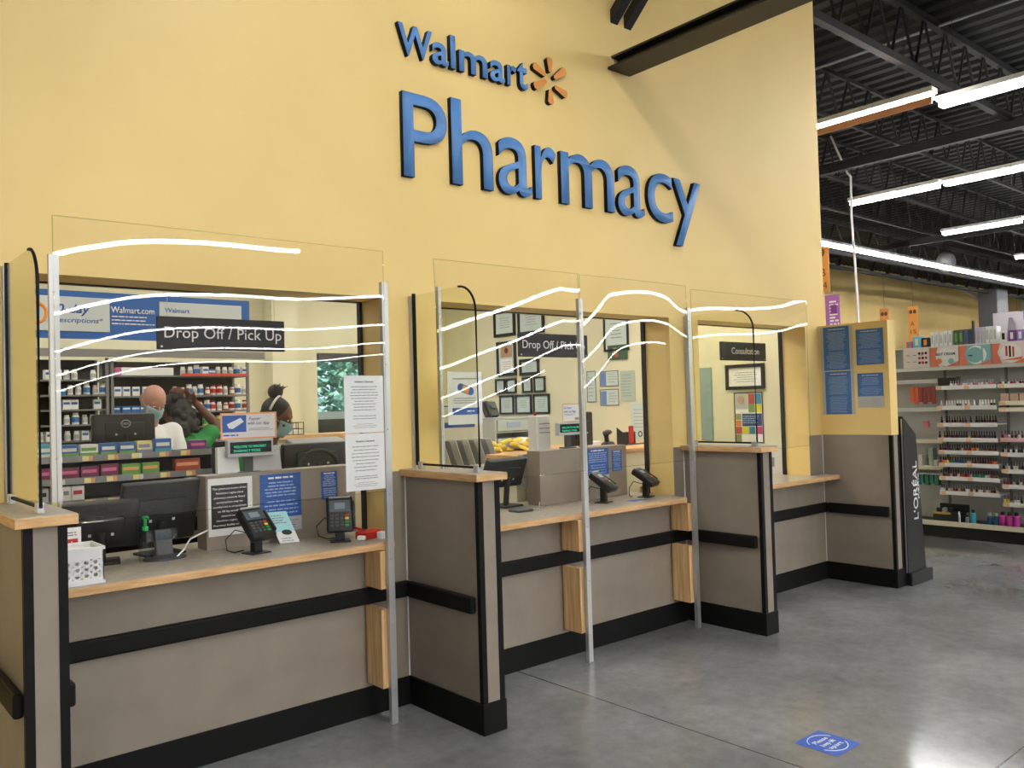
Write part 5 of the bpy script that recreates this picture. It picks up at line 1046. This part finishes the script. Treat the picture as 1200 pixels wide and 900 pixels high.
# bottles on the makeup shelves
def polish(cols, capc, r=.0118, h_=.066):
    def mk():
        t = T('nail_polish', '', 'bottle'); b = MB(); b.lathe([(r, 0), (r, h_*.45), (r*.5, h_*.52)], (0, 0, 0), 8); O('bottle_body', b, cols, t); b = MB(); b.lathe([(r*.62, h_*.5), (r*.5, h_)], (0, 0, 0), 8); O('cap', b, capc, t); return t
    return mk
pc = {}
for n_, h_ in (('dark red', '#5E1C26'), ('bright red', '#B3272E'), ('pink', '#C9698C'), ('black', '#1D1B1E'), ('white', '#E2DCDC'), ('green', '#2F7A52'), ('blue', '#2E4E8E'), ('yellow', '#D9C23E'), ('orange', '#DB6B2E'), ('brown', '#6B4640'), ('teal', '#35837F'), ('beige', '#C6A999'), ('purple', '#5B3560')):
    pc[n_] = M('polish_'+n_.replace(' ', '_'), h_, .25)
PB = Pool(); cnt = 0
def stock(bay, zi, seq, cap, ya=None, yb=None, step=.0242, h_=.06, r=.0118, capname='black'):
    global cnt
    y1, y0, zs = bays[bay]; z = zs[zi]+.0125; a = (ya if ya is not None else y0)-.014; e = yb if yb is not None else y1+.012; y0 = a; i = 0
    where = {1: 'left bay', 2: 'right bay'}[bay]; nm = ordn+['sixth', 'seventh', 'eighth']
    while y0 > e:
        c = seq[i % len(seq)]; i += 1
        if c != '-' and cnt < 285: PB.put((c, capname, h_), polish(pc[c], cap, r, h_*1.32), (8.84-.26+.015, y0, z), '%s bottle with %s cap on %s shelf of the %s' % (c, capname, nm[zi], where), '%s bottles with %s caps, %s shelf, %s' % (c, capname, nm[zi], where)); cnt += 1
        y0 -= step
for n_ in (1, 2): bays[n_] = (bays[n_][0], bays[n_][1], bays[n_][2])
stock(1, 0, ['white', 'beige', 'white', 'pink', 'pink', 'white'], inkg, ya=.06, step=.025, h_=.045, capname='grey')
stock(1, 1, ['-', 'white', '-', 'white', 'white', 'white', 'white', 'dark red', 'green', 'white', 'pink', 'white'], whitep, step=.027, h_=.05, capname='white')
stock(1, 2, ['-', 'black', '-', 'black', 'brown', 'black', 'black', 'brown', 'black', 'dark red', 'black'], blackg, step=.026, h_=.06)
stock(1, 3, ['black', '-', 'brown', 'dark red', 'brown', 'black', 'purple', 'dark red', 'brown', 'blue', 'brown'], blackg, h_=.06)
stock(1, 4, ['dark red', 'brown', 'dark red', 'brown', 'purple', 'brown', 'green', 'black', 'brown', 'beige', 'brown', 'brown', 'dark red', 'orange', 'bright red', 'yellow', 'blue', 'brown'], blackg, h_=.055)
stock(1, 5, ['bright red', 'orange', 'orange', 'yellow', 'green', 'green', 'blue', 'blue', 'blue', 'purple', 'teal', 'beige', 'beige', 'brown', 'dark red', 'brown', 'dark red', 'black', 'dark red', 'brown'], blackg, h_=.055)
stock(1, 6, ['beige', 'dark red', 'brown', 'brown', 'pink', 'dark red', 'brown', 'white', 'bright red', 'bright red', 'dark red', 'bright red', 'beige', 'teal', 'green', 'green', 'teal', 'green', 'white'], blackg, h_=.06)
stock(1, 7, ['white', 'white', 'brown', 'white', 'beige', 'brown', 'dark red', 'beige', 'brown', 'dark red', 'white', 'white', 'brown', 'white', 'dark red'], dgrey, h_=.055, capname='grey')
stock(2, 0, ['bright red', 'white', 'teal', 'white', 'bright red', 'pink', 'white', 'black'], inkg, step=.026, h_=.045, capname='grey')
stock(2, 3, ['dark red', 'pink', 'white', 'brown', 'dark red', 'white'], dgrey, step=.03, h_=.06, yb=-.75, capname='grey'); stock(2, 4, ['black', 'white', 'brown', 'white', 'black', 'white', 'purple'], dgrey, yb=-.75, h_=.06, capname='grey')
stock(2, 5, ['black', 'beige', 'white', 'black', 'white', 'white', 'brown'], dgrey, yb=-.75, h_=.065, capname='grey'); stock(2, 6, ['dark red', 'bright red', 'dark red', 'white', 'black', 'white'], dgrey, step=.03, yb=-.75, h_=.055, capname='grey'); stock(2, 7, ['yellow', 'yellow', '-', 'white', 'white', 'black'], dgrey, step=.03, yb=-.75, h_=.06, capname='grey')
# left bay: hanging packs, stands and hooks
for k in range(6):
    y = .47-.045*k; b = MB(); b.box(8.60, 8.61, y-.04, y, 1.40-.02*(k % 2), 1.56); tag(O('blister_pack', b, (M('pack_orange', '#D8643A', .4) if 'pack_orange' not in MATS else MATS['pack_orange']) if k < 2 else (M('pack_wine', '#8E3B3C', .4) if 'pack_wine' not in MATS else MATS['pack_wine'])), ('orange' if k < 2 else 'dark red')+' hanging pack at the left of the makeup shelving', 'pack', '%s packs hanging in the far bay' % ('orange' if k < 2 else 'dark red'))
    b = MB(); b.cyl((8.6, y-.02, 1.565), (8.84, y-.02, 1.565), .003, seg=6); tag(O('peg_hook', b, alu), 'thin metal peg holding a hanging pack', 'hook', 'pegs in the far bay')
b = MB(); b.box(8.66, 8.7, .32, .37, 1.13, 1.2); tag(O('pink_tag', b, M('tag_pink', '#D9788A', .5)), 'small pink tag hanging alone in the far bay', 'tag')
b = MB(); b.box(8.7, 8.84, .345, .35, 1.16, 1.165); tag(O('peg_hook', b, alu), 'single peg holding the pink tag', 'hook')
for k, (y, h_, m_) in enumerate(((.45, .12, whitep), (.34, .2, MATS['doc_green']), (.29, .07, whitep))):
    b = MB(); b.box(8.69, 8.8, y-.04, y+.0, .713, .713+h_, .004, 1); tag(O('tester_stand', b, m_), ('white tube on the lowest stand of the far bay', 'tall green grey tester card in the far bay', 'small white tester block in the far bay')[k], 'tester')
for k in range(5): b = MB(); b.box(8.62, 8.7, .46-.05*k-.035, .46-.05*k, .52+.015*(k % 2), .63); tag(O('teal_pack', b, MATS['polish_teal'] if k % 2 else pc['green']), 'dark %s pack hanging low in the far bay' % ('teal' if k % 2 else 'green'), 'pack', 'low %s packs in the far bay' % ('teal' if k % 2 else 'green'))
b = MB(); b.box(8.6, 8.84, .2, .47, .635, .645); tag(O('peg_bar', b, alu), 'bar holding the low green packs', 'bar')
# flat cartons, second shelf of the right bay
for k in range(3): b = MB(); b.box(8.585, 8.7, -.50-.085*k, -.425-.085*k, 1.39, 1.47, .002, 1); tag(O('beige_pack', b, pc['beige']), ('left', 'middle', 'right')[k]+' of three beige packs on the second shelf, right bay', 'pack')
b = MB(); b.box(8.6, 8.7, .0, .18, 1.56, 1.65, .003, 1); tag(O('black_case', b, blackg), 'black makeup case on the top shelf, left bay', 'case')
b = MB(); b.box(8.6, 8.66, -.03, -.005, 1.56, 1.66, .003, 1); tag(O('small_bottle', b, dgrey), 'small dark bottle beside the black makeup case', 'bottle')
# base shelf stock
t = T('countertop_display', 'black counter display with a gold band on the base shelf', 'display', (8.6, .12, .155)); b = MB(); b.box(8.5, 8.72, -.01, .24, .156, .25, .004, 1); b.box(8.68, 8.72, -.04, .24, .25, .33); O('display_body', b, blackg, t); b = MB(); b.box(8.497, 8.5, .06, .24, .24, .262); O('gold_band', b, M('gold_band', '#C9A85A', .4), t)
for k in range(3): b = MB(); b.box(8.54, 8.6, .19-.06*k, .22-.06*k, .25, .3, .003, 1); O('tester', b, lgrey if k % 2 else blackg, t)
def bigbottle(y, mat, cap, label, h_=.16, r=.028, group=None, x=8.53):
    t = T('lotion_bottle', label, 'bottle', (x, y, .155), group); b = MB(); b.lathe([(r*.9, .155), (r, .165), (r, .155+h_*.72), (r*.5, .155+h_*.8)], (x, y, 0), 12); O('bottle_body', b, mat, t, smooth='auto'); b = MB(); b.lathe([(r*.6, .155+h_*.79), (r*.6, .155+h_)], (x, y, 0), 12); O('cap', b, cap, t)
bigbottle(-.01, whitep, whitep, 'slim white bottle in front of the black display', .12, .014); bigbottle(-.09, MATS['vision_glass'], blackg, 'grey square remover bottle beside the teal one', .09, .02)
bigbottle(-.145, teal, blackg, 'bright teal remover bottle on the base shelf', .15, .026)
bigbottle(-.30, M('deep_blue', '#2B5F86', .2), lgrey, 'left of two deep blue remover bottles', .13, .026); bigbottle(-.36, MATS['deep_blue'], lgrey, 'right of two deep blue remover bottles', .13, .026)
for k in range(3): bigbottle(-.42-.062*k, M('magenta', '#C43F9E', .3) if k == 0 else MATS['magenta'], blackg, ('leftmost', 'middle', 'rightmost')[k]+' of three magenta remover bottles at the right edge', .15, .031)
# ============================================================ far signs, cord, dome, conduits
t = T('aisle_sign', 'orange aisle sign peeking past the end of the yellow wall', 'sign', (12.5, 3.67, 3.22)); fr = FW((12.5, 3.86, 3.22)); ao = M('aisle_orange', '#DE9A4E', .5)
b = MB(); b.box(12.5, 12.52, 3.48, 3.86, 3.22, 3.97); O('sign_board', b, ao, t); b = MB(); glyphs(b, 'B', fr.m(.235, .26, .001), height=.13, depth=.001); glyphs(b, '14', fr.m(.21, .05, .001), height=.12, depth=.001); b.poly([fr.p(.27+.045*math.cos(2*math.pi*k/14), .66+.07*math.sin(2*math.pi*k/14), .001) for k in range(14)]); O('lettering', b, M('sign_brown', '#5A3C22', .5), t)
b = MB(); b.cyl((12.51, 3.67, 3.97), (12.51, 3.67, 6.28), .002, seg=6); O('hanging_rod', b, steel, t)
t = T('hanging_placard', 'purple placard with white print below the orange aisle sign', 'sign', (12.6, 3.52, 2.1)); b = MB(); b.box(12.6, 12.61, 3.37, 3.62, 2.3, 3.17); O('placard', b, M('placard_purple', '#A56BB8', .5), t); fr = FW((12.6, 3.62, 2.3)); b = MB(); textlines(b, fr, .07, .24, .04, .78, 14, .028, c=.001); O('printed_text', b, inkw, t); b = MB(); fr.box(b, .09, .2, .55, .7, 0, .002); O('dark_patch', b, purple, t)
b = MB(); b.cyl((12.605, 3.5, 3.17), (12.605, 3.5, 6.28), .0018, seg=6); O('hanging_rod', b, steel, t)
for i, (y0, y1, z0, z1, l) in enumerate(((2.94, 3.09, 2.2, 2.93, 'small orange aisle sign above the blue notices'), (2.46, 2.62, 2.3, 2.92, 'small orange aisle sign left of the column, above the makeup shelving'))):
    t = T('aisle_sign', l, 'sign', (13.4, (y0+y1)/2, z0)); x = 13.4; b = MB(); b.box(x, x+.02, y0, y1, z0, z1); O('sign_board', b, ao, t); fr = FW((x, y1, z0)); w_ = y1-y0; h_ = z1-z0
    b = MB()
    for k in range(2): b.poly([fr.p(w_*(.3+.4*k)+.028*math.cos(2*math.pi*q/12), h_-.09+.035*math.sin(2*math.pi*q/12), .001) for q in range(12)])
    glyphs(b, 'A', fr.m(w_*.22, h_-.32, .001), height=.07, depth=.001); glyphs(b, '15', fr.m(w_*.2, h_-.45, .001), height=.07, width=w_*.6, depth=.001); O('lettering', b, MATS['sign_brown'], t)
    b = MB(); b.cyl((x+.01, (y0+y1)/2, z1), (x+.01, (y0+y1)/2, 6.28), .0018, seg=6); O('hanging_rod', b, steel, t)
t = T('wall_placard', 'small red and white placard beside the far column', 'sign', (26, 6.5, 2.2)); 
b = MB(); b.box(21.0, 21.03, 4.05, 4.45, 2.55, 2.95); O('placard', b, white, t); b = MB(); b.box(20.99, 21.0, 4.1, 4.4, 2.7, 2.9); O('red_patch', b, red, t); b = MB(); b.cyl((21.01, 4.25, 0), (21.01, 4.25, 2.55), .02, seg=8); O('stand', b, dgrey, t)
t = T('power_cord', 'thin white cord hanging from the ceiling past the strip lights', 'cord', (13.4, 3.5, 0)); b = MB(); b.tube([(13.51, 3.9, 6.1), (13.51, 3.62, 5.38), (13.51, 3.56, 5.3), (13.40, 3.52, 4.6), (13.2, 3.38, 3.6), (13.08, 3.3, 2.75), (13.05, 3.28, 0)], .019, 8); O('cable', b, whitep, t, smooth=True)
t = T('dome_housing', 'pale round dome hanging near the far run of lights', 'dome', (25.1, 6.72, 5.0)); b = MB(); b.ball((25.1, 6.72, 5.3), .26, .26, .3, 18); O('dome', b, M('dome_grey', '#A7A9AC', .3), t, smooth=True); b = MB(); b.cyl((25.1, 6.72, 5.5), (25.1, 6.72, 6.25), .02, seg=8); O('hanging_rod', b, dgrey, t)
for x, y0, y1, l in ((10.56, -8, 5, 'thin pale conduit crossing the dark ceiling at the top right'), (15.56, -2.2, 4.6, 'thin pale conduit under the dark ceiling above the long run of lights')):
    b = MB(); b.cyl((x, y0, 6.15), (x, y1, 6.15), .018, seg=8); tag(O('ceiling_conduit', b, conduit, smooth=True), l, 'conduit')
for x, z0, z1, q in ((33.6, 5.35, 4.4, 'long'), (36.4, 5.6, 4.75, 'short')):
    b = MB(); b.cyl((x-1.2 if q == 'long' else x-.6, 9.2, z0), (36.7, 9.2, 4.55), .06, seg=8); tag(O('duct_brace', b, lgrey), q+' pale diagonal brace at the right edge below the far lights', 'brace')
b = MB(); b.box(34.45, 40, 8.2, 8.6, 4.3, 4.5); tag(O('steel_header', b, greyst), 'dark header bar running right from the far column', 'beam')
